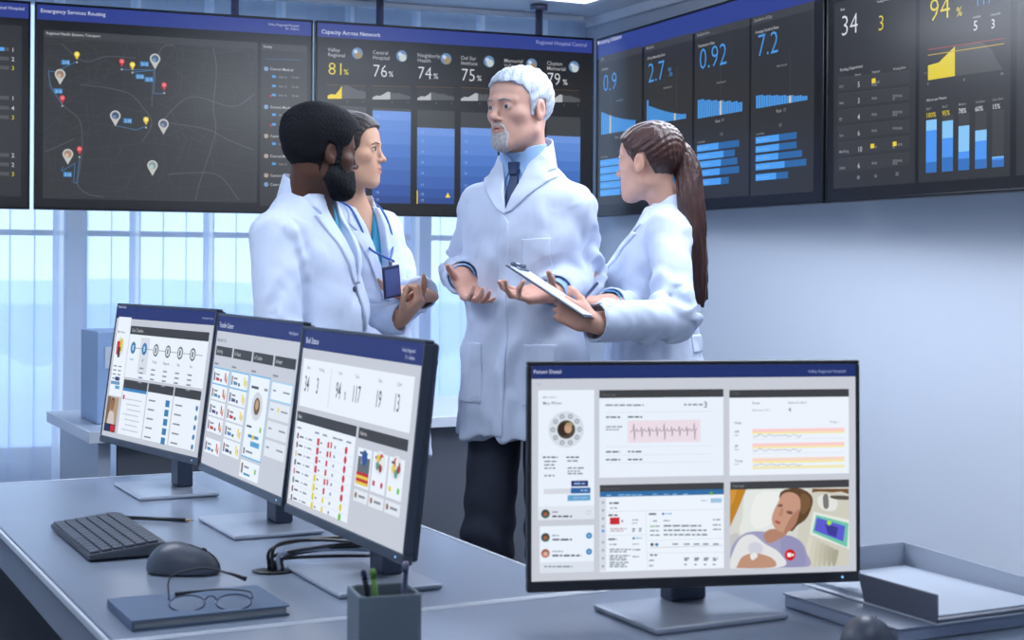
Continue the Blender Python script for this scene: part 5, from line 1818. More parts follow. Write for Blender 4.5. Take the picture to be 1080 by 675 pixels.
def figure_grey():
    g = Fig('person with white hair and goatee in lab coat and dark tie, both palms open', (.035, 4.27))
    g.M_skin = mk_skin('skin_fair_aged', (214, 168, 150)); g.M_iris = mat('iris_grey', (88, 104, 116), .15)
    g.torso_frame((.035, 4.27, 0), (-.47, -.88))
    T = g.T
    yaw = math.radians(43)
    g.head(px(547.5, 116, 4.235), (-math.sin(yaw), -math.cos(yaw), -.02), s=.965, male=True, nose=1.15, old=True, brow=1.25)
    g.neck(T(0, -.012, 1.49), .052, .060)
    shR, shL = T(.146, -.01, 1.422), T(-.146, -.01, 1.418)
    elR, wrR = px(489, 287, 4.47), px(488, 292, 4.235)
    elL, wrL = px(616, 290, 4.31), px(584, 309, 4.09)
    g.arm(shR, elR, wrR); g.arm(shL, elL, wrL)
    # upper body under the clothes
    for z, r in ((1.40, (.135, .085, .12)), (1.20, (.13, .09, .16)), (1.02, (.14, .09, .12))): g.body.u(ell(T(0, -.01, z), r, g.TR), .05)
    g.body.u(cone(T(.07, -.01, 1.45), shR, .045, .045), .03); g.body.u(cone(T(-.07, -.01, 1.45), shL, .045, .045), .03)
    g.hand(wrR, (.36, -.66, -.64), (.36, -.58, .74), +1, curl=((34, 46, 32), (30, 44, 30), (26, 40, 28), (14, 28, 20)), thumb=(0, 6, 6), tdir=(.10, .72, .72), s=.94, spread=7)
    g.hand(wrL, (-.86, -.46, -.05), (.08, -.42, .90), -1, curl=((20, 62, 40), (10, 38, 26), (8, 26, 18), (8, 22, 14)), thumb=(8, 10, 20), tdir=(.30, .35, .95), s=1.0, spread=5)
    hips = (T(.080, 0, .92), T(-.080, 0, .92)); kn = (T(.095, .03, .50), T(-.10, .02, .50)); an = (T(.10, -.02, .09), T(-.12, -.02, .09))
    toes = (T(.12, .17, 0), T(-.15, .17, 0))
    g.legs(hips, kn, an, toes, mat('navy_trousers', (50, 55, 70), .85, noise=(40, .08)), mat('black_leather', (18, 18, 20), .35), r=(.078, .072, .062), seed=1)
    g.finish_body((214, 168, 150), lip=(150, 84, 80))
    # shirt and tie
    M_shirt = mat('pale_blue_shirt', (156, 192, 236), .7, bump=(300, .1, .001)); M_tie = mat('navy_tie', (34, 56, 96), .5, bump=((200, 200, 200), .2, .001))
    sh = Field()
    o = np.array([g.TC[0], g.TC[1], 0])
    sh.u(loft(o, g.TR, [(1.00, .15, .10), (1.25, .150, .102), (1.38, .150, .098), (1.45, .12, .080, 0, -.005), (1.50, .082, .070, 0, -.008), (1.53, .067, .064, 0, -.004), (1.565, .064, .063, 0, .004), (1.60, .064, .063, 0, .006)]), 0)
    sh.post.append(lambda P, D: np.maximum(D, ((P - o) @ g.TR.T)[..., 2] - (1.588 - .35 * ((P - o) @ g.TR.T)[..., 1])))
    for el, wr in ((elR, wrR), (elL, wrL)):
        u_ = nv(wr - el); sh.u(cone(el, wr + u_ * .004, .040, .037, cut1=True), .01)
        sh.post.append(lambda P, D, a=wr - u_ * .03, b=wr + u_ * .03: np.maximum(D, -cone(a, b, .031, .033)[0](P)))
    solid('shirt', sh, .004, M_shirt, g.e)
    hostS = lambda P: sh.items[0][0][0](P)
    for sx in (-1, 1):
        g.coat_o = o
        g.tplate('shirt_collar', hostS, [(sx * .003, 1.545), (sx * .034, 1.478), (sx * .066, 1.512), (sx * .078, 1.595), (sx * .04, 1.580)], .006, M_shirt, h=.0025)
    g.tplate('tie', hostS, [(-.016, 1.535), (.016, 1.535), (.012, 1.502), (.030, 1.36), (-.030, 1.36), (-.012, 1.502)], .0095, M_tie, h=.0025)
    g.tplate('tie_knot', hostS, [(-.018, 1.540), (.018, 1.540), (.012, 1.504), (-.012, 1.504)], .0145, M_tie, h=.0025)
    # coat
    secs = [(.775, .200, .146), (.95, .186, .138), (1.10, .174, .128), (1.25, .176, .130), (1.37, .180, .126), (1.44, .160, .110, 0, -.005), (1.495, .112, .085, 0, -.01), (1.54, .080, .072, 0, -.012), (1.57, .072, .069, 0, -.010)]
    uR, uL = nv(wrR - elR), nv(wrL - elL)
    arms = [(shR, elR, wrR - uR * .012, (.059, .056, .049), T(.07, -.01, 1.44)), (shL, elL, wrL - uL * .016, (.060, .058, .050), T(-.07, -.01, 1.445))]
    f = g.coat(secs, arms, seed=0.4, folds=1.75)
    full = Field(); full.items = list(f.items); full.post = [f.post[0]]
    host = lambda P: full.eval(P)
    V = [(-.052, 1.62), (-.046, 1.535), (.006, 1.400), (.046, 1.535), (.052, 1.62)]
    g.open_front(f, V, depth_y=-.01)
    f.post.append(lambda P, D: np.maximum(D, -cone(T(0, -.01, 1.50), T(0, .0, 1.62), .064, .066)[0](P)))     # neck hole
    g.hollow(f, arms, wall=.006)
    solid('lab_coat', f, .0045, M_coat, g.e)
    for sx in (-1, 1):
        g.tplate('lapel', host, [(sx * .040, 1.535), (sx * -.004, 1.392), (sx * .020, 1.402), (sx * .080, 1.462), (sx * .118, 1.500), (sx * .090, 1.510), (sx * .105, 1.528), (sx * .070, 1.565)], .0075, M_coat2, h=.003)
    coat_collar(g, T(0, -.020, 1.515), T(0, -.010, 1.615), .084, .072, 1.612, 1.49, .040, .42)
    # overlapping front edge, pocket, buttons
    g.tplate('front_placket', host, [(.012, 1.40), (-.32, 1.40), (-.32, 1.38), (-.020, 1.36), (-.020, .79), (.014, .79)][0:1] + [(.012, 1.40), (.016, 1.20), (.018, .785), (-.018, .785), (-.018, 1.37)], .0045, M_coat2, h=.003)
    g.tplate('chest_pocket', host, [(-.055, 1.325), (-.135, 1.330), (-.135, 1.325 - .11), (-.055, 1.205)], .0022, M_coat, h=.003)
    for sx in (-1, 1): g.tplate('hip_pocket', host, [(sx * .065, 1.04), (sx * .15, 1.04), (sx * .15, .87), (sx * .065, .87)], .004, M_coat, h=.004)
    for z in (1.345, 1.22, 1.09, .96): g.button(host, -.004, z)
    # hair, brows, beard
    M_h = hair_mat('white_hair', (188, 196, 210)); host2 = lambda P: g.skull.eval(P)
    th = lambda q: .0045 + .0055 * np.clip((q[..., 2] - .05) / .07, 0, 1) + .003 * np.clip((q[..., 1] - .03) / .05, 0, 1)
    g.plate('hair', host2, [(.100, .088), (.084, .073), (.074, .077), (.066, .066), (.054, .064), (.046, .052), (.034, .036), (.027, .010), (.024, -.016), (.012, -.022), (.006, -.002), (.000, .026), (-.028, .030), (-.040, -.010), (-.052, -.058), (-.10, -.07), (-.14, .0), (-.13, .15), (.06, .16), (.105, .11)], th, M_h, box_=.15, noise=strand(300, .0011))
    for sx in (-1, 1):
        g.plate('eyebrow', host2, [(sx * .012, .018), (sx * .030, .0235), (sx * .046, .017), (sx * .047, .021), (sx * .030, .0285), (sx * .012, .0245)], .0028, mat('grey_brow', (150, 146, 144), .8), plane='xz', cond=lambda q: .03 - q[..., 1], h=.0018, box_=.13)
    M_b = mat('grey_stubble', (186, 182, 182), .9, noise=(300, .25), bump=(700, .8, .002))
    mouth = lambda q: np.maximum(.05 - q[..., 1], 1 * (.011 - np.sqrt((q[..., 0] / 2.1) ** 2 + (q[..., 2] + .0615) ** 2)))
    g.plate('beard', host2, [(-.024, -.050), (-.008, -.040), (.008, -.040), (.024, -.050), (.034, -.075), (.028, -.112), (0, -.128), (-.028, -.112), (-.034, -.075)], lambda q: .0014 + .0022 * np.clip((-.07 - q[..., 2]) / .03, 0, 1), M_b, plane='xz', cond=mouth, h=.002, box_=.13, noise=strand(500, .0005))
    print('grey', round(_t.time() - _T0, 1))
figure_grey()

# ================================================================= dark-haired bearded doctor, seen from behind his right side
def figure_bearded():
    g = Fig('person with black hair and full beard in lab coat, turned away beside the monitors', (-.556, 4.19))
    g.M_skin = mk_skin('skin_dark', (84, 54, 41)); g.M_iris = mat('iris_brown', (50, 32, 22), .15)
    g.torso_frame((-.560, 4.19, 0), (.96, -.28)); g.coat_o = np.array([-.560, 4.19, 0])
    T = g.T
    g.head(px(340, 162, 4.15), (math.cos(math.radians(31)), math.sin(math.radians(31)), -.06), s=.94, male=True, nose=1.0, jaw=1.06)
    g.neck(T(0, -.012, 1.42), .056, .064)
    shR, shL = T(.160, -.030, 1.330), T(-.145, -.015, 1.34)
    elR, wrR = px(294, 355, 3.95), px(352, 392, 3.90)
    elL, wrL = T(-.150, .03, 1.05), T(-.07, .23, .985)
    g.arm(shR, elR, wrR); g.arm(shL, elL, wrL)
    torso_core(g, ((1.32, (.13, .085, .12)), (1.12, (.125, .09, .16)), (.96, (.135, .09, .12))), (shR, shL), 1.36)
    g.hand(wrR, wrR - elR, (0, .9, .3), +1, curl=(22, 24, 26, 28), s=.98)
    g.hand(wrL, wrL - elL, (.2, -.9, .2), -1, curl=(22, 24, 26, 28), s=.98)
    hips = (T(.076, 0, .87), T(-.076, 0, .87)); kn = (T(.09, .02, .47), T(-.09, .03, .47)); an = (T(.09, -.02, .09), T(-.10, -.01, .09))
    g.legs(hips, kn, an, (T(.11, .16, 0), T(-.13, .17, 0)), mat('charcoal_trousers', (40, 44, 56), .85, noise=(40, .08)), mat('black_leather', (18, 18, 20), .35), r=(.074, .068, .060), seed=2)
    g.finish_body((84, 54, 41), lip=(110, 62, 56))
    M_sh = mat('teal_scrub_top', (64, 158, 196), .75, bump=(200, .15, .001))
    o = g.coat_o
    sh = Field()
    sh.u(loft(o, g.TR, [(.86, .15, .115, 0, .01), (1.0, .14, .11, 0, .01), (1.18, .14, .105), (1.30, .14, .098), (1.37, .12, .082, 0, -.005), (1.42, .082, .072, 0, -.008), (1.45, .067, .065, 0, -.006)]), 0)
    pv = poly2([(-.05, 1.6), (-.04, 1.44), (0, 1.35), (.04, 1.44), (.05, 1.6)])
    sh.post.append(lambda P, D: np.maximum(D, -np.maximum(pv(((P - o) @ g.TR.T)[..., 0], ((P - o) @ g.TR.T)[..., 2]), -((P - o) @ g.TR.T)[..., 1])))
    solid('scrub_top', sh, .005, M_sh, g.e)
    secs = [(.73, .185, .160, 0, .015), (.90, .178, .150, 0, .015), (1.04, .168, .145, 0, .015), (1.18, .168, .146, 0, .0), (1.28, .166, .138, 0, -.012), (1.345, .145, .115, 0, -.016), (1.395, .105, .088, 0, -.014), (1.44, .078, .074, 0, -.008), (1.475, .070, .069, 0, -.002)]
    uR, uL = nv(wrR - elR), nv(wrL - elL)
    arms = [(shR, elR, wrR - uR * .01, (.064, .062, .050), T(.07, -.01, 1.36)), (shL, elL, wrL - uL * .01, (.062, .058, .050), T(-.07, -.01, 1.36))]
    f = g.coat(secs, arms, seed=2.3, folds=1.6)
    full = Field(); full.items = list(f.items); full.post = [f.post[0]]
    host = lambda P: full.eval(P)
    g.open_front(f, [(-.052, 1.6), (-.046, 1.44), (.0, 1.205), (-.012, 1.0), (-.03, .70), (.035, .70), (.018, 1.0), (.008, 1.205), (.046, 1.44), (.052, 1.6)], depth_y=.0)
    f.post.append(lambda P, D: np.maximum(D, -cone(T(0, -.012, 1.40), T(.01, .01, 1.55), .066, .070)[0](P)))
    g.hollow(f, arms, wall=.006)
    solid('lab_coat', f, .0045, M_coat, g.e)
    for sx in (-1, 1):
        g.tplate('lapel', host, [(sx * .042, 1.445), (sx * .0, 1.205), (sx * .018, 1.20), (sx * .066, 1.315), (sx * .100, 1.385), (sx * .076, 1.386), (sx * .092, 1.408), (sx * .068, 1.47)], .0075, M_coat2, h=.003)
    coat_collar(g, T(0, -.012, 1.42), T(0.0, .004, 1.51), .082, .072, 1.500, 1.40, .050, .45)
    g.tplate('hip_pocket', host, [(.065, .97), (.15, .97), (.15, .80), (.065, .80)], .004, M_coat, h=.004)
    for z in (1.185, 1.06, .93): g.button(host, .016, z, m=mat('dark_coat_button', (60, 66, 92), .35))
    M_h = hair_mat('black_short_hair', (20, 20, 26), scale=(260, 260, 260), rough=.75, spec=.2); host2 = lambda P: g.skull.eval(P)
    curl = lambda q: .0012 * snoise(q, 420, 2)
    th = lambda q: .010 + .019 * np.clip((q[..., 2] - .02) / .08, 0, 1)
    g.plate('hair', host2, [(.098, .074), (.074, .070), (.060, .062), (.056, .040), (.046, .024), (.030, .016), (.026, -.030), (.006, -.035), (.004, .018), (-.022, .030), (-.026, .000), (-.030, -.060), (-.036, -.118), (-.12, -.12), (-.16, .02), (-.13, .17), (.07, .17), (.10, .12)], th, M_h, box_=.15, noise=curl)
    mouth = lambda q: np.maximum(.08 - q[..., 1], .0085 - np.sqrt((q[..., 0] / 2.2) ** 2 + (q[..., 2] + .0615) ** 2))
    mouth2 = lambda q: np.where(q[..., 1] > .08, .0085 - np.sqrt((q[..., 0] / 2.2) ** 2 + (q[..., 2] + .0615) ** 2), -.02)
    g.plate('beard', host2, [(.028, -.010), (.034, -.036), (.056, -.052), (.078, -.046), (.092, -.043), (.125, -.046), (.125, -.134), (.04, -.134), (-.022, -.078), (-.006, -.035), (.006, -.018)], lambda q: .005 + .006 * np.clip((-.05 - q[..., 2]) / .05, 0, 1), M_h, box_=.15, noise=curl, cond=mouth2)
    for sx in (-1, 1):
        g.plate('eyebrow', host2, [(sx * .012, .018), (sx * .030, .024), (sx * .048, .016), (sx * .048, .021), (sx * .030, .0295), (sx * .012, .025)], .003, M_h, plane='xz', cond=lambda q: .03 - q[..., 1], h=.0018, box_=.13)
    print('bearded', round(_t.time() - _T0, 1))
figure_bearded()

# ================================================================= dark-haired doctor behind him, in profile
def figure_profile():
    g = Fig('person with swept-back dark hair in lab coat over teal scrubs, forearms crossed', (-.47, 4.63))
    g.M_skin = mk_skin('skin_olive', (206, 160, 132)); g.M_iris = mat('iris_brown', (50, 32, 22), .15)
    g.torso_frame((-.480, 4.63, 0), (.74, -.67)); g.coat_o = np.array([-.480, 4.63, 0])
    T = g.T
    g.head(px(371, 159, 4.58), (.985, -.17, -.02), s=.925, male=False, jaw=.98, nose=.9, brow=.7)
    g.neck(T(0, -.01, 1.42), .044, .052)
    shR, shL = T(.128, -.01, 1.365), T(-.128, -.01, 1.365)
    elR, wrR = px(354, 342, 4.50), px(424, 335, 4.40)
    elL, wrL = px(432, 312, 4.74), px(446, 311, 4.48)
    g.arm(shR, elR, wrR, (.042, .036, .036, .023)); g.arm(shL, elL, wrL, (.042, .036, .036, .023))
    torso_core(g, ((1.30, (.11, .075, .12)), (1.12, (.10, .08, .16)), (.95, (.125, .09, .12))), (shR, shL), 1.365)
    g.hand(wrR, (.62, -.15, .62), (-.55, .25, .70), +1, curl=(62, 64, 66, 66), thumb=(16, 30, 30), s=.84)
    g.hand(wrL, (-.84, -.50, .06), (.12, -.42, .88), -1, curl=((16, 30, 22), (12, 26, 20), (10, 24, 18), (6, 20, 14)), thumb=(6, 8, 14), tdir=(.15, .30, .95), s=.90, spread=5)
    hips = (T(.068, 0, .87), T(-.068, 0, .87)); kn = (T(.085, .02, .47), T(-.085, .03, .47)); an = (T(.08, -.02, .09), T(-.09, -.01, .09))
    M_sc = mat('teal_scrub_cloth', (58, 150, 186), .75, bump=(200, .15, .001))
    g.legs(hips, kn, an, (T(.09, .14, 0), T(-.11, .15, 0)), M_sc, mat('white_shoe', (206, 210, 216), .45), r=(.070, .066, .06), seed=3)
    g.finish_body((206, 160, 132), lip=(176, 92, 88))
    o = g.coat_o
    sh = Field()
    sh.u(loft(o, g.TR, [(.84, .15, .115, 0, .01), (1.0, .13, .10, 0, .01), (1.18, .125, .10, 0, .01), (1.29, .125, .092), (1.36, .11, .074, 0, -.004), (1.405, .075, .060, 0, -.006), (1.43, .058, .055, 0, -.006)]), 0)
    pv = poly2([(-.05, 1.6), (-.045, 1.42), (0, 1.32), (.045, 1.42), (.05, 1.6)])
    sh.post.append(lambda P, D: np.maximum(D, -np.maximum(pv(((P - o) @ g.TR.T)[..., 0], ((P - o) @ g.TR.T)[..., 2]), -((P - o) @ g.TR.T)[..., 1])))
    solid('scrub_top', sh, .005, M_sc, g.e)
    secs = [(.665, .195, .165, -.035, .03), (.88, .185, .150, -.028, .022), (1.06, .158, .130, -.01, .012), (1.20, .150, .128, 0, .012), (1.29, .150, .118, 0, .004), (1.36, .130, .098, 0, -.006), (1.405, .095, .072, 0, -.008), (1.44, .066, .062, 0, -.010), (1.465, .060, .058, 0, -.010)]
    uR, uL = nv(wrR - elR), nv(wrL - elL)
    arms = [(shR, elR, wrR - uR * .004, (.052, .052, .044), T(.055, -.01, 1.36)), (shL, elL, wrL - uL * .004, (.052, .050, .045), T(-.055, -.01, 1.36))]
    f = g.coat(secs, arms, seed=4.1, folds=1.75)
    full = Field(); full.items = list(f.items); full.post = [f.post[0]]
    host = lambda P: full.eval(P)
    g.open_front(f, [(-.05, 1.6), (-.048, 1.42), (-.020, 1.25), (-.006, 1.15), (.006, 1.15), (.020, 1.25), (.048, 1.42), (.05, 1.6)], depth_y=.0)
    f.post.append(lambda P, D: np.maximum(D, -cone(T(0, -.012, 1.40), T(.0, .01, 1.52), .055, .060)[0](P)))
    g.hollow(f, arms, wall=.006)
    solid('lab_coat', f, .0045, M_coat, g.e)
    for sx in (-1, 1):
        g.tplate('lapel', host, [(sx * .044, 1.425), (sx * .018, 1.25), (sx * .002, 1.145), (sx * .020, 1.15), (sx * .064, 1.28), (sx * .092, 1.350), (sx * .070, 1.354), (sx * .086, 1.376), (sx * .064, 1.43)], .0075, M_coat2, h=.003)
    coat_collar(g, T(0, -.018, 1.40), T(0, -.008, 1.475), .076, .063, 1.472, 1.375, .038, .45)
    g.tplate('chest_pocket', host, [(-.045, 1.25), (-.11, 1.25), (-.11, 1.15), (-.045, 1.15)], .0024, M_coat, h=.003)
    for z in (1.13, 1.02, .91): g.button(host, .004, z, m=mat('dark_coat_button', (60, 66, 92), .35))
    M_h = hair_mat('dark_brown_hair', (46, 34, 32)); host2 = lambda P: g.skull.eval(P)
    th = lambda q: .0075 + .004 * np.clip((q[..., 2] - .03) / .08, 0, 1)
    g.plate('hair', host2, [(.100, .086), (.082, .078), (.062, .066), (.050, .042), (.044, .010), (.030, -.006), (.016, -.016), (-.02, -.035), (-.042, -.065), (-.07, -.085), (-.14, -.04), (-.14, .12), (.05, .17), (.105, .12)], th, M_h, box_=.15, noise=strand(420, .0009))
    bun = Field(); bun.u(ell(g.L(0, -.125, .01), np.array((.036, .030, .036)) * .95, g.HR), 0)
    bun.post.append(lambda P, D: D - .002 * np.sin(P[..., 2] * 300 + P[..., 0] * 200))
    solid('hair_bun', bun, .003, M_h, g.e)
    for sx in (-1, 1):
        g.plate('eyebrow', host2, [(sx * .014, .0205), (sx * .030, .0240), (sx * .046, .016), (sx * .046, .0190), (sx * .030, .0275), (sx * .014, .0240)], .0024, M_h, plane='xz', cond=lambda q: .03 - q[..., 1], h=.0018, box_=.13)
        g.plate('eyelash', host2, [(sx * .017, .0065), (sx * .030, .0115), (sx * .044, .006), (sx * .046, .0085), (sx * .030, .0145), (sx * .017, .009)], .0016, mat('lash_dark', (24, 18, 18), .7), plane='xz', cond=lambda q: .05 - q[..., 1], h=.0016, box_=.13)
    # lanyard with card holder, worn over the coat
    q, n = g.on_front(host, -.030, 1.12)
    cpos = px(413, 297, 4.34)
    lan = thing('badge_lanyard', 'blue neck lanyard with a dark card holder hanging before the teal scrubs', 'lanyard', tuple(cpos))
    off = Vector(cpos)
    bm = bmesh.new()
    for sx in (-1, 1):
        P_ = [T(0, -.075, 1.465), T(sx * .062, -.03, 1.455)]
        for x, z in ((.058, 1.42), (.054, 1.36), (.048, 1.30)):
            w_, nn = g.on_front(host, sx * x, z, out=.007); P_.append(w_)
        P_.append(cpos + np.array((sx * .006, 0, .058)))
        tube(bm, [p_ - off for p_ in spline(P_, 6)], .0036, 8)
    finish('strap', bm, mat('lanyard_strap', (46, 96, 176), .6), lan, True)
    bm = bmesh.new()
    d_ = Vector((.80, -.55, 0)).normalized(); m_ = frame_m((0, 0, 0), Vector((-d_.y, d_.x, 0)), d_, Z) @ Matrix.Rotation(-.12, 4, 'Y')
    box(bm, (-.038, -.003, -.047), (.038, .003, .046), m_, .003)
    finish('card_holder', bm, mat('card_holder_navy', (40, 46, 84), .3), lan)
    bm = bmesh.new(); box(bm, (-.032, .0031, -.040), (.032, .0036, .036), m_); finish('card', bm, mat('badge_card', (84, 96, 150), .4), lan)
    bm = bmesh.new(); box(bm, (-.006, -.003, .046), (.006, .003, .060), m_, .002); finish('clip', bm, M_pole, lan)
    print('profile', round(_t.time() - _T0, 1))
figure_profile()

# ================================================================= doctor with the long ponytail on the right
def figure_ponytail():
    g = Fig('person with a long brown ponytail in lab coat, holding a clipboard', (.43, 4.36))
    g.M_skin = mk_skin('skin_fair', (214, 166, 144)); g.M_iris = mat('iris_grey', (88, 104, 116), .15)
    g.torso_frame((.442, 4.36, 0), (-.985, .12)); g.coat_o = np.array([.442, 4.36, 0])
    T = g.T
    g.head(px(684, 172, 4.33), (-math.cos(math.radians(33)), math.sin(math.radians(33)), -.05), s=.90, male=False, jaw=.97, brow=.7)
    g.neck(T(0, -.01, 1.40), .043, .050)
    shR, shL = T(.128, -.01, 1.355), T(-.128, -.01, 1.355)
    elL, wrL = px(712, 338, 4.05), px(621, 339, 3.85)
    elR, wrR = px(690, 336, 4.38), px(643, 319, 4.07)
    g.arm(shR, elR, wrR, (.042, .036, .036, .023)); g.arm(shL, elL, wrL, (.042, .036, .036, .023))
    torso_core(g, ((1.28, (.11, .075, .12)), (1.10, (.10, .08, .16)), (.93, (.125, .09, .12))), (shR, shL), 1.35)
    g.hand(wrL, (-.86, .22, .40), (.20, .90, -.12), -1, curl=((48, 62, 44), (52, 64, 46), (54, 66, 46), (52, 62, 44)), thumb=(4, 22, 22), tdir=(.72, .55, .30), s=.86, spread=2)
    g.hand(wrR, (-.92, -.30, .0), (-.10, .15, -.95), +1, curl=((30, 50, 34), (40, 55, 38), (48, 58, 40), (50, 58, 40)), thumb=(12, 18, 18), tdir=(.68, .40, .55), s=.90, spread=2)
    hips = (T(.066, .02, .86), T(-.066, .02, .86)); kn = (T(.085, .03, .46), T(-.085, .03, .46)); an = (T(.08, -.02, .09), T(-.09, -.01, .09))
    M_n = mat('navy_trousers', (50, 55, 70), .85)
    g.legs(hips, kn, an, (T(.09, .14, 0), T(-.11, .15, 0)), M_n, mat('black_leather', (18, 18, 20), .35), r=(.068, .064, .056), seed=4)
    g.finish_body((214, 166, 144), lip=(184, 104, 100))
    o = g.coat_o
    M_sh = mat('sky_blue_blouse', (96, 156, 214), .7)
    sh = Field()
    sh.u(loft(o, g.TR, [(.95, .12, .095, 0, .02), (1.16, .125, .105, 0, .02), (1.28, .125, .092, 0, .01), (1.35, .11, .074, 0, -.004), (1.395, .075, .060, 0, -.006), (1.43, .056, .054, 0, -.006)]), 0)
    for el, wr in ((elR, wrR),):
        u_ = nv(wr - el); sh.u(cone(el, wr + u_ * .006, .036, .034, cut1=True), .01)
        sh.post.append(lambda P, D, a=wr - u_ * .03, b=wr + u_ * .03: np.maximum(D, -cone(a, b, .028, .030)[0](P)))
    solid('blouse', sh, .005, M_sh, g.e)
    secs = [(.68, .185, .165, 0, .03), (.88, .172, .150, 0, .03), (1.04, .148, .132, 0, .035), (1.15, .146, .130, 0, .035), (1.23, .150, .132, 0, .032), (1.29, .148, .115, 0, .014), (1.352, .130, .094, 0, -.004), (1.395, .095, .072, 0, -.008), (1.43, .066, .062, 0, -.010), (1.455, .060, .058, 0, -.010)]
    uR, uL = nv(wrR - elR), nv(wrL - elL)
    arms = [(shR, elR, wrR - uR * .006, (.050, .050, .044), T(.055, -.01, 1.35)), (shL, elL, wrL - uL * .016, (.054, .058, .052), T(-.055, -.01, 1.35))]
    f = g.coat(secs, arms, seed=5.6, folds=1.75)
    full = Field(); full.items = list(f.items); full.post = [f.post[0]]
    host = lambda P: full.eval(P)
    g.open_front(f, [(-.05, 1.6), (-.046, 1.42), (0, 1.20), (.046, 1.42), (.05, 1.6)], depth_y=.0)
    f.post.append(lambda P, D: np.maximum(D, -cone(T(0, -.012, 1.39), T(.0, .01, 1.51), .054, .060)[0](P)))
    g.hollow(f, arms, wall=.006)
    solid('lab_coat', f, .0045, M_coat, g.e)
    for sx in (-1, 1):
        g.tplate('lapel', host, [(sx * .042, 1.42), (sx * .0, 1.195), (sx * .018, 1.20), (sx * .064, 1.28), (sx * .090, 1.345), (sx * .070, 1.350), (sx * .086, 1.370), (sx * .062, 1.425)], .0075, M_coat2, h=.003)
    coat_collar(g, T(0, -.020, 1.385), T(0, -.008, 1.475), .080, .064, 1.472, 1.36, .038, .40)
    g.tplate('hip_pocket', host, [(-.06, .98), (-.14, .98), (-.14, .82), (-.06, .82)], .004, M_coat, h=.004)
    g.tplate('back_strap', host, [(-.09, 1.06), (.09, 1.06), (.09, 1.01), (-.09, 1.01)], .0045, M_coat2, h=.003, front=False)
    for z in (1.18, 1.07, .96): g.button(host, .004, z)
    M_h = hair_mat('chestnut_hair', (62, 36, 32), rough=.38); host2 = lambda P: g.skull.eval(P)
    th = lambda q: .0065 + .005 * np.clip((q[..., 2] - .02) / .08, 0, 1)
    g.plate('hair', host2, [(.100, .088), (.080, .082), (.060, .070), (.044, .048), (.034, .026), (.022, .016), (.012, -.004), (.004, .004), (.000, .026), (-.026, .030), (-.036, .000), (-.046, -.040), (-.066, -.085), (-.12, -.06), (-.14, .02), (-.13, .15), (.05, .16), (.105, .12)], th, M_h, box_=.15, noise=strand(420, .0009))
    for sx in (-1, 1):
        g.plate('eyebrow', host2, [(sx * .014, .0205), (sx * .030, .0240), (sx * .046, .016), (sx * .046, .0190), (sx * .030, .0275), (sx * .014, .0240)], .0024, M_h, plane='xz', cond=lambda q: .03 - q[..., 1], h=.0018, box_=.13)
    # ponytail: gathered high at the back, falling over the coat
    K = [px(706, 160, 4.32), px(717, 161, 4.31), px(725, 180, 4.30), px(729, 215, 4.28), px(732, 255, 4.27), px(737, 295, 4.27), px(740, 322, 4.27)]
    RD = [.022, .026, .033, .034, .031, .022, .004]
    pts = spline(K, 5); ts = np.linspace(0, len(K) - 1, len(pts)); rd = np.interp(ts, range(len(K)), RD)
    pt = Field()
    for i in range(len(pts) - 1):
        pt.u(cone(pts[i], pts[i + 1] + (pts[i + 1] - pts[i]) * .2, rd[i], rd[i + 1], flat=(.15, 1, 0), fk=.72), .012)
    pt.u(cone(px(736, 270, 4.28), px(728, 318, 4.27), .012, .002), .01)
    pt.u(cone(px(738, 280, 4.27), px(746, 316, 4.27), .012, .002), .01)
    cl = np.array([tuple(p_) for p_ in pts])
    def strands(P, D):
        zz = np.interp(-P[..., 2], -cl[:, 2], cl[:, 0]); x = P[..., 0] - zz; y = P[..., 1] - 4.28
        return D - .0022 * np.sin(x * 330 + 3 * np.sin(P[..., 2] * 18)) * np.cos(y * 260 + 2 * np.sin(P[..., 2] * 11)) - .001 * np.sin(x * 800 + P[..., 2] * 30)
    pt.post.append(strands)
    solid('ponytail', pt, .0028, M_h, g.e)
    ti = Field(); d_ = nv(np.array(K[1]) - np.array(K[0])); ti.u(cone(K[0] - Vector(d_ * .006), Vector(K[0]) + Vector(d_ * .008), .027, .027, cut0=True, cut1=True), 0)
    solid('hair_tie', ti, .003, mat('hair_tie_blue', (36, 50, 96), .6), g.e)
    print('ponytail', round(_t.time() - _T0, 1))

    # clipboard and pen
    c0, c1 = px(533, 279.5, 3.865), px(600, 323.5, 3.785)
    Lx = nv(c1 - c0); W_ = np.array((.34, .94, -.04)); W_ = nv(W_ - Lx * W_.dot(Lx)); Nn = np.cross(Lx, W_)
    if Nn[2] < 0: Nn = -Nn
    cb = thing('clipboard', 'clipboard with white paper held above the open hand of the grey-haired doctor', 'clipboard', tuple(c0))
    m_ = frame_m((0, 0, 0), Vector(Lx), Vector(W_), Vector(Nn))
    Lb = .255; Wb = .118
    bm = bmesh.new(); box(bm, (0, 0, -.002), (Lb, Wb, .001), m_, .001); finish('board', bm, mat('clipboard_dark', (34, 44, 70), .4), cb)
    bm = bmesh.new(); box(bm, (.012, .006, .0012), (Lb - .008, Wb - .006, .0042), m_, .0005); finish('paper_sheets', bm, mat('white_paper', (206, 216, 234), .6), cb)
    bm = bmesh.new()
    box(bm, (.000, Wb * .25, .0044), (.030, Wb * .75, .009), m_, .002); tube(bm, [m_ @ Vector((.010, Wb * .22, .010)), m_ @ Vector((.010, Wb * .78, .010))], .0055, 10)
    box(bm, (-.012, Wb * .42, .0), (.008, Wb * .58, .010), m_, .003)
    finish('metal_clip', bm, mat('clip_steel', (120, 128, 146), .25, metal=.9), cb)
    pn = thing('pen', 'dark blue ballpoint pen standing out of the hand over the clipboard', 'pen', tuple(px(626, 310, 3.99)))
    a_, b_ = Vector(px(613, 318, 3.94)), Vector(px(627, 302, 4.02))
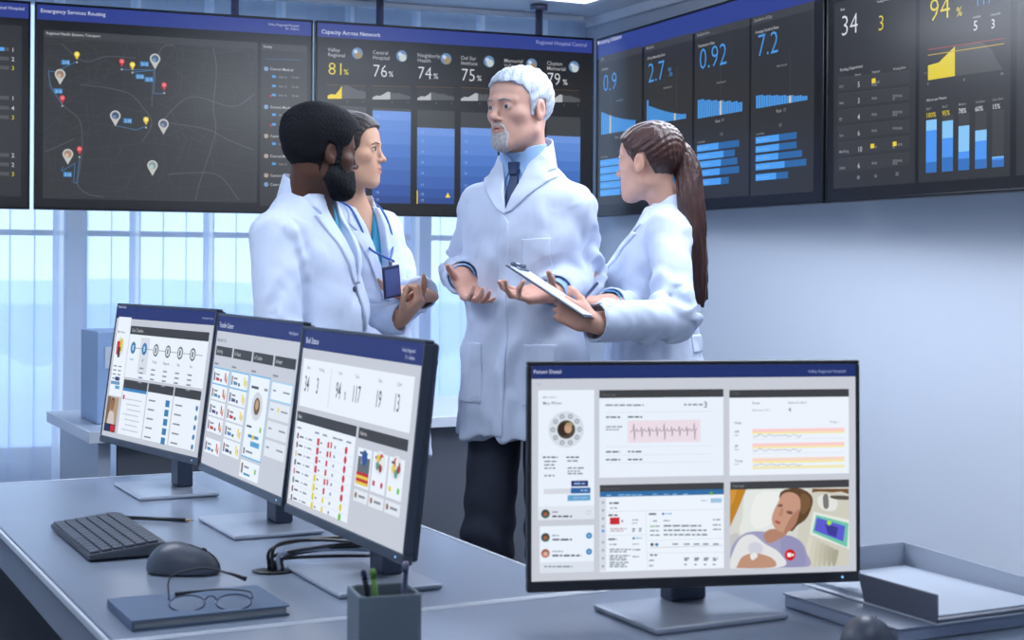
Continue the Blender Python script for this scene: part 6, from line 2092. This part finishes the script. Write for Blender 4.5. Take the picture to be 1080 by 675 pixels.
    d_ = (b_ - a_).normalized(); o_ = pn.location
    bm = bmesh.new(); tube(bm, [a_ - d_ * .03 - o_, a_ + d_ * .01 - o_, b_ + d_ * .02 - o_], [.0038, .0045, .0042], 12); finish('barrel', bm, mat('pen_navy', (26, 40, 84), .3), pn, True)
    bm = bmesh.new(); tube(bm, [a_ - d_ * .044 - o_, a_ - d_ * .0302 - o_], [.0008, .0036], 12); finish('tip', bm, M_pole, pn, True)
figure_ponytail()
# ------------------------------------------------------------------ things on the desks
def obj_thing(name, label, cat, loc, rz, group=None):
    return thing(name, label, cat, tuple(loc), rz, group)
RB = math.atan2(B.y, B.x); RA = math.atan2(A.y, A.x)

# keyboard, long side along A
kc = Vector((-.762, 2.857, DZ + .0005))
kb = obj_thing('keyboard', 'dark grey keyboard lying on the desk before the far monitor', 'keyboard', kc, RA)
M_kb = mat('keyboard_plastic', (74, 80, 90), .5); M_key = mat('keycap_plastic', (82, 88, 100), .45)
bm = bmesh.new()
KW, KD = .37, .135
prism(bm, [(-KD / 2, .004), (KD / 2, .004), (KD / 2, .026), (-KD / 2, .012)], -KW / 2, KW / 2, frame_m((0, 0, 0), Vector((0, 1, 0)), Z, Vector((1, 0, 0))), bevel=.002)
finish('case', bm, M_kb, kb)
for k in (-1, 1):
    bm = bmesh.new(); box(bm, (k * .15 - .012, KD / 2 - .03, 0), (k * .15 + .012, KD / 2 - .012, .0045), None, .001); finish('foot', bm, M_kb, kb)
bm = bmesh.new()
rows = [(14, .018), (14, .0), (13, .012), (12, .022), (11, .0), (8, .0)]
for r in range(6):
    y0 = KD / 2 - .012 - r * .0205; zz = .0265 - (KD / 2 - y0 + .008) * .104
    n = 15 if r < 5 else 9
    x = -KW / 2 + .010; W_ = KW - .020
    for j in range(n):
        wk = W_ / n
        if r == 5: wk = [W_ * .07, W_ * .07, W_ * .08, W_ * .40, W_ * .08, W_ * .08, W_ * .07, W_ * .075, W_ * .075][j]
        q = frame_m((0, 0, 0), Vector((1, 0, 0)), Vector((0, .995, .104)).normalized(), Vector((0, -.104, .995)).normalized())
        q.translation = Vector((x + wk / 2, y0 - .008, zz))
        box(bm, (-wk / 2 + .0012, -.0088, -.001), (wk / 2 - .0012, .0088, .0045), q, .0012, seg=1)
        x += wk
finish('keys', bm, M_key, kb)

# pencil with an eraser
p0, p1 = on_z(124, 545.5, DZ + .005), on_z(205, 549, DZ + .005)
pc = thing('pencil', 'black pencil lying beyond the keyboard', 'pencil', tuple(p0))
d = (p1 - p0).normalized()
def pseg(nm, a, b, ra, rb, m, seg=6):
    bm = bmesh.new(); tube(bm, [d * a, d * b], [ra, rb], seg); finish(nm, bm, m, pc)
L_ = (p1 - p0).length
pseg('shaft', .018, L_ - .018, .0042, .0042, mat('pencil_black', (30, 34, 42), .35)); pseg('ferrule', .008, .018, .0043, .0043, M_pole, 12)
pseg('eraser', 0, .008, .004, .004, mat('eraser_white', (214, 210, 206), .8), 12); pseg('point', L_ - .018, L_ - .004, .0041, .0012, mat('pencil_wood', (190, 160, 120), .7)); pseg('lead', L_ - .004, L_, .0012, .0003, M_pupil)

# computer mouse near the glasses
def mouse(label, loc, rz, s=1.0, cord=False):
    e = obj_thing('computer_mouse', label, 'mouse', loc, rz)
    f = Field()
    o = np.array(loc)
    c, sn = math.cos(rz), math.sin(rz); R = np.array([[c, sn, 0], [-sn, c, 0], [0, 0, 1]])
    f.u(ell(o + R.T @ np.array([0, 0, .006]) * s, np.array((.057, .032, .036)) * s, R), 0)
    f.u(ell(o + R.T @ np.array([-.015, 0, .010]) * s, np.array((.040, .031, .037)) * s, R), .01)
    f.post.append(lambda P, D: np.maximum(D, (o[2] + .002) - P[..., 2]))
    # split line of the two buttons
    f.post.append(lambda P, D: np.maximum(D, np.where(((P - o) @ R.T)[..., 0] > .008, .0016 - np.abs(((P - o) @ R.T)[..., 1]) + np.clip(-(D + .0022), 0, 1) * 4, -.01)))
    e2 = bpy.data.objects
    # solid() places meshes by the thing's location only, so the shell is built unrotated and turned back
    sh = solid('shell', f, .0018, mat('mouse_plastic', (78, 85, 98), .38), e)
    sh.data.transform(Matrix.Rotation(-rz, 4, 'Z'))
    bm = bmesh.new()
    lathe(bm, [(.0055, -.003), (.007, -.002), (.007, .002), (.0055, .003)], 16, Matrix.Translation((.030 * s, 0, .0325 * s)) @ Matrix.Rotation(PI / 2, 4, 'X'))
    finish('scroll_wheel', bm, M_pupil, e, True)
    bm = bmesh.new(); box(bm, (-.045 * s, -.022 * s, 0), (.045 * s, .022 * s, .0019), None, .0008); finish('glide_pad', bm, M_kb, e)
    return e
mp = on_z(194, 604, DZ + .0005)
mouse('dark grey computer mouse between the keyboard and the notebook', mp, math.radians(-8), 1.12)
mp2 = on_z(915, 684, DZ + .0005)
mouse('black computer mouse at the bottom edge below the paper tray', mp2, math.radians(60), 1.0)

# notebook
nc = Vector((-.472, 2.292, DZ + .0005))
nb_ = obj_thing('notebook', 'slate blue hardcover notebook with eyeglasses lying on it', 'notebook', nc, RB)
bm = bmesh.new(); W_, H_ = .236, .162
box(bm, (-W_ / 2, -H_ / 2, 0), (W_ / 2, H_ / 2, .0025), None, .001); box(bm, (-W_ / 2, -H_ / 2, .0125), (W_ / 2, H_ / 2, .015), None, .001)
box(bm, (-W_ / 2, -H_ / 2, .0026), (-W_ / 2 + .004, H_ / 2, .0124), None, .001)
finish('cover', bm, mat('notebook_cover', (88, 108, 136), .6, bump=(500, .2, .0006)), nb_)
bm = bmesh.new(); box(bm, (-W_ / 2 + .0045, -H_ / 2 + .004, .0027), (W_ / 2 - .004, H_ / 2 - .004, .0123)); finish('pages', bm, mat('notebook_pages', (150, 156, 160), .8), nb_)

# eyeglasses on the notebook
M_wire = mat('glasses_wire', (46, 56, 84), .3, metal=.6); M_lens = mat('glasses_lens', (240, 246, 252), .03, trans=1.0)
MATS['glasses_lens'].node_tree.nodes['Principled BSDF'].inputs['Alpha'].default_value = .18
gc = on_z(222, 640, DZ + .0165)
gl = obj_thing('eyeglasses', 'thin-rimmed eyeglasses with dark temples lying on the notebook', 'eyeglasses', gc, math.radians(8))
tl = math.radians(28)
fmx = frame_m((0, 0, .006), Vector((1, 0, 0)), Vector((0, math.cos(tl), math.sin(tl))), Vector((0, -math.sin(tl), math.cos(tl))))
for sx in (-1, 1):
    pts = [fmx @ Vector((sx * .034 + .026 * math.cos(a), .018 * math.sin(a), 0)) for a in np.linspace(0, 2 * PI, 33)]
    bm = bmesh.new(); tube(bm, pts, .0011, 8, cap=False); finish('rim', bm, M_wire, gl, True)
    bm = bmesh.new(); vs = [bm.verts.new(p_) for p_ in pts[:-1]]; f_ = bm.faces.new(vs)
    r_ = bmesh.ops.extrude_face_region(bm, geom=[f_]); 
    for v in r_['geom']:
        if isinstance(v, bmesh.types.BMVert): v.co += fmx.to_3x3() @ Vector((0, 0, -.0012))
    finish('lens', bm, M_lens, gl)
    hz = fmx @ Vector((sx * .061, .008, 0))
    bm = bmesh.new()
    e1 = hz + Vector((0.045 if sx < 0 else .02, .085 if sx < 0 else .09, .030)); e2 = hz + Vector((.060 if sx > 0 else .10, .06, .026))
    if sx < 0: tp = [hz, hz + Vector((.0, .030, .028)), hz + Vector((.045, .034, .040)), hz + Vector((.085, .022, .034)), hz + Vector((.112, .010, .027))]
    else: tp = [hz, hz + Vector((-.006, .030, .004)), hz + Vector((-.050, .040, .006)), hz + Vector((-.090, .036, .004)), hz + Vector((-.115, .026, .003))]
    sp_ = spline(tp, 6); rr_ = [.0013 + .0026 * max(0, (i / len(sp_) - .62)) / .38 for i in range(len(sp_))]
    tube(bm, sp_, rr_, 10); finish('temple', bm, mat('temple_dark', (32, 34, 44), .4), gl, True)
bm = bmesh.new(); tube(bm, [fmx @ Vector(p_) for p_ in ((-.009, .006, 0), (-.004, .011, .003), (.004, .011, .003), (.009, .006, 0))], .0011, 8); finish('bridge', bm, M_wire, gl, True)
for sx in (-1, 1):
    bm = bmesh.new(); bmesh.ops.create_uvsphere(bm, u_segments=12, v_segments=8, radius=.0038, matrix=fmx @ Matrix.Translation((sx * .009, -.002, .005)) @ Matrix.Diagonal((.6, 1.3, .6, 1)))
    finish('nose_pad', bm, M_lens, gl, True)

# pen cup on the near desk, a square cup turned a little
ct = on_z(405, 622, .828)
cup = obj_thing('pen_cup', 'grey square pen cup on the near desk', 'pen cup', (ct.x, ct.y, DZ + .0005), math.radians(18.5))
hw = .041; hh = .103
bm = bmesh.new()
rings = []
for r_, z_ in ((hw - .002, 0), (hw, .003), (hw, hh - .002), (hw - .001, hh), (hw - .004, hh), (hw - .005, hh - .002), (hw - .005, .006)):
    ch = .006
    rings.append([bm.verts.new((x, y, z_)) for x, y in ((-r_ + ch, -r_), (r_ - ch, -r_), (r_, -r_ + ch), (r_, r_ - ch), (r_ - ch, r_), (-r_ + ch, r_), (-r_, r_ - ch), (-r_, -r_ + ch))])
for a, b_ in zip(rings[:-1], rings[1:]):
    for k in range(8): bm.faces.new((a[k], a[(k + 1) % 8], b_[(k + 1) % 8], b_[k]))
bm.faces.new(rings[0][::-1]); bm.faces.new(rings[-1])
finish('cup_wall', bm, mat('cup_grey', (104, 116, 126), .42, noise=(20, .05)), cup)
def stick(name, label, cat, u, v, vb, rad, m, tipm, lean, up_z):
    top = on_z(u, v, up_z); bot = Vector((ct.x, ct.y, 0)) + Vector((lean[0], lean[1], 0)) + Z * (DZ + .012)
    e = thing(name, label, cat, tuple(bot))
    bm = bmesh.new(); q = top - bot; tube(bm, [Vector((0, 0, 0)), q * .9], [rad, rad], 12); finish('barrel', bm, m, e, True)
    bm = bmesh.new(); tube(bm, [q * .9, q * .97, q], [rad * 1.08, rad * 1.08, rad * .6], 12); finish('cap', bm, tipm, e, True)
stick('pen', 'black pen leaning out of the grey pen cup', 'pen', 383, 601, 0, .0036, M_pupil, mat('pen_navy', (26, 40, 84), .3), (-.008, .016), .862)
stick('pen', 'green pen leaning out of the grey pen cup', 'pen', 393, 600, 0, .0038, mat('pen_green', (92, 140, 54), .4), mat('pen_green', (92, 140, 54), .4), (.000, -.006), .858)
stick('pen', 'navy pen with a shiny cap at the right corner of the cup', 'pen', 428, 592, 0, .0045, mat('pen_navy', (26, 40, 84), .3), M_pole, (.022, -.012), .862)

# cable bundle coming out of a desk grommet
gp = on_z(287, 603, DZ + .001)
cbn = thing('cable_bundle', 'bundle of black and grey cables rising from the desk behind the middle monitor', 'cables', tuple(gp))
M_ca = mat('cable_black', (26, 28, 34), .35); M_cg = mat('cable_grey', (150, 164, 186), .3)
ends = [(on_z(392, 572, DZ + .05), .030, M_ca, (0, 0)), (on_z(380, 566, DZ + .035), .045, M_ca, (-.006, .004)), (on_z(398, 580, DZ + .03), .035, M_cg, (.012, -.002)), (on_z(390, 586, DZ + .02), .020, M_ca, (.006, .006)), (on_z(400, 574, DZ + .04), .028, M_ca, (.018, 0)), (on_z(378, 572, DZ + .03), .052, M_ca, (.002, -.004))]
for e_, hgt, m_, o2 in ends:
    a_ = Vector((o2[0], o2[1], .002)); b_ = e_ - gp
    P_ = [a_, a_ + Vector((.004, .01, hgt * .8)), (a_ + b_) * .5 + Vector((0, 0, hgt * .55)), b_]
    bm = bmesh.new(); tube(bm, spline(P_, 7), .0030 if m_ is M_ca else .0036, 10); finish('cable', bm, m_, cbn, True)
bm = bmesh.new(); lathe(bm, [(.026, 0), (.030, .001), (.030, .0025), (.024, .003)], 28, Matrix.Diagonal((1.15, .8, 1, 1))); finish('grommet', bm, M_ca, cbn)

# paper tray and flat document box on the near desk
a0, a1, b0, b1 = -1.973, -1.629, 1.508, 1.753
M_tray = mat('tray_plastic', (196, 204, 218), .4); M_trd = mat('tray_lip', (92, 98, 114), .45)
org = ab(a1, b0, DZ)
bz_ = .022
bx_ = thing('document_case', 'thin flat grey-blue document case lying under the paper tray', 'document case', tuple(ab(a1, b0 - .06, DZ)))
m_ = Matrix.Translation(-bx_.location) @ frame_m((0, 0, 0), A, B, Z)
bm = bmesh.new(); box(bm, (-1.90, 1.448, DZ + .0005), (-1.640, 1.735, DZ + bz_ - .003), m_, .003); finish('case_body', bm, mat('case_blue', (160, 170, 192), .45), bx_)
bm = bmesh.new(); box(bm, (-1.902, 1.446, DZ + bz_ - .0029), (-1.638, 1.737, DZ + bz_), m_, .001); finish('case_lid', bm, mat('case_lid', (134, 144, 164), .35), bx_)
tr = thing('letter_tray', 'open pale blue letter tray at the right end of the near desk', 'letter tray', tuple(org))
m_ = Matrix.Translation(-tr.location) @ frame_m((0, 0, 0), A, B, Z)
z0 = DZ + bz_ + .0005; tw = .003; zh = DZ + .066
bm = bmesh.new(); box(bm, (a0, b0, z0), (a1, b1, z0 + tw), m_, .001); finish('tray_floor', bm, M_tray, tr)
bm = bmesh.new(); box(bm, (a0, b0, z0 + tw), (a0 + tw, b1, zh), m_, .001); finish('back_wall', bm, M_tray, tr)
bm = bmesh.new()
Aw = frame_m((0, 0, 0), A, Z, -B)                        # x along A, y up, z to the left
def wallA(bpos, pts, nm, mm):
    bm = bmesh.new()
    prism(bm, pts, -bpos - tw, -bpos, Matrix.Translation(-tr.location) @ Aw, bevel=.0008)
    finish(nm, bm, mm, tr)
bm.free()
wallA(b1 - tw, [(a0 + tw, z0 + tw), (a1, z0 + tw), (a1, zh - .012), (a0 + tw, zh)], 'side_wall', M_tray)
wallA(b0, [(-1.785, z0 + tw), (a1, z0 + tw), (a1, zh), (-1.800, zh)], 'side_wall', M_trd)
bm = bmesh.new(); box(bm, (a1 - .012, b0 + tw, z0 + tw), (a1, b1 - tw, z0 + .008), m_, .002); finish('front_lip', bm, M_trd, tr)
# sheets in the tray
sh = thing('paper_stack', 'thin stack of blank sheets lying in the letter tray', 'paper', tuple(ab(a1 - .02, b0 + .02, z0 + tw)))
m_ = Matrix.Translation(-sh.location) @ frame_m((0, 0, 0), A, B, Z)
bm = bmesh.new(); box(bm, (a0 + .022, b0 + .014, z0 + tw + .0003), (a1 - .016, b1 - .018, z0 + tw + .006), m_); finish('sheets', bm, mat('pale_paper', (178, 188, 204), .6), sh)
# ------------------------------------------------------------------ light
w = bpy.data.worlds.new('sky'); SC.world = w
w.use_nodes = True
nt = w.node_tree
bg = nt.nodes['Background']
tc = nt.nodes.new('ShaderNodeTexCoord'); sp = nt.nodes.new('ShaderNodeSeparateXYZ'); cr_ = nt.nodes.new('ShaderNodeValToRGB')
nt.links.new(tc.outputs['Generated'], sp.inputs[0]); nt.links.new(sp.outputs['Z'], cr_.inputs[0])
cr_.color_ramp.elements[0].position = 0.0; cr_.color_ramp.elements[0].color = (*lin((232, 241, 252)), 1)
cr_.color_ramp.elements[1].position = 0.5; cr_.color_ramp.elements[1].color = (*lin((198, 222, 248)), 1)
nt.links.new(cr_.outputs[0], bg.inputs[0])
bg.inputs[1].default_value = 2.3

def area_light(name, loc, target, size, power, col, size_y=None):
    ld = bpy.data.lights.new(name, 'AREA'); ld.energy = power; ld.color = col
    ld.size = size
    if size_y: ld.shape = 'RECTANGLE'; ld.size_y = size_y
    o = bpy.data.objects.new(name, ld); link(o)
    o.location = loc
    o.rotation_euler = (Vector(target) - Vector(loc)).to_track_quat('-Z', 'Y').to_euler()
    return o
R27 = math.atan2(B.y, B.x)
LP = 38
added_fill_lamp(-1.3, 3.0, 1.2, 0.6, LP, 'added unseen fill lamp above the keyboard end of the long desk', R27)
added_fill_lamp(0.9, 3.9, 1.2, 0.6, LP, 'added unseen fill lamp above the space by the right wall', R27)
added_fill_lamp(-0.6, 0.9, 1.2, 0.6, 12, 'added unseen fill lamp over the near desk', R27)
added_fill_lamp(1.7, 1.8, 1.2, 0.6, 12, 'added unseen fill lamp over the tray end of the near desk', R27)
added_fill_lamp(-0.1, 5.75, 1.2, 0.6, 30, 'added unseen fill lamp between the doctors and the window', R27)
added_fill_lamp(0.95, 5.0, 1.2, 0.6, 52, 'added unseen fill lamp close to the displays of the right wall', R27)
SC.view_settings.view_transform = 'Standard'
SC.view_settings.look = 'None'
SC.view_settings.gamma = 1.0
SC.view_settings.exposure = 0.0
SC.view_settings.use_curve_mapping = False
SC.cycles.use_denoising = True
SC.cycles.max_bounces = 8
SC.cycles.transparent_max_bounces = 16
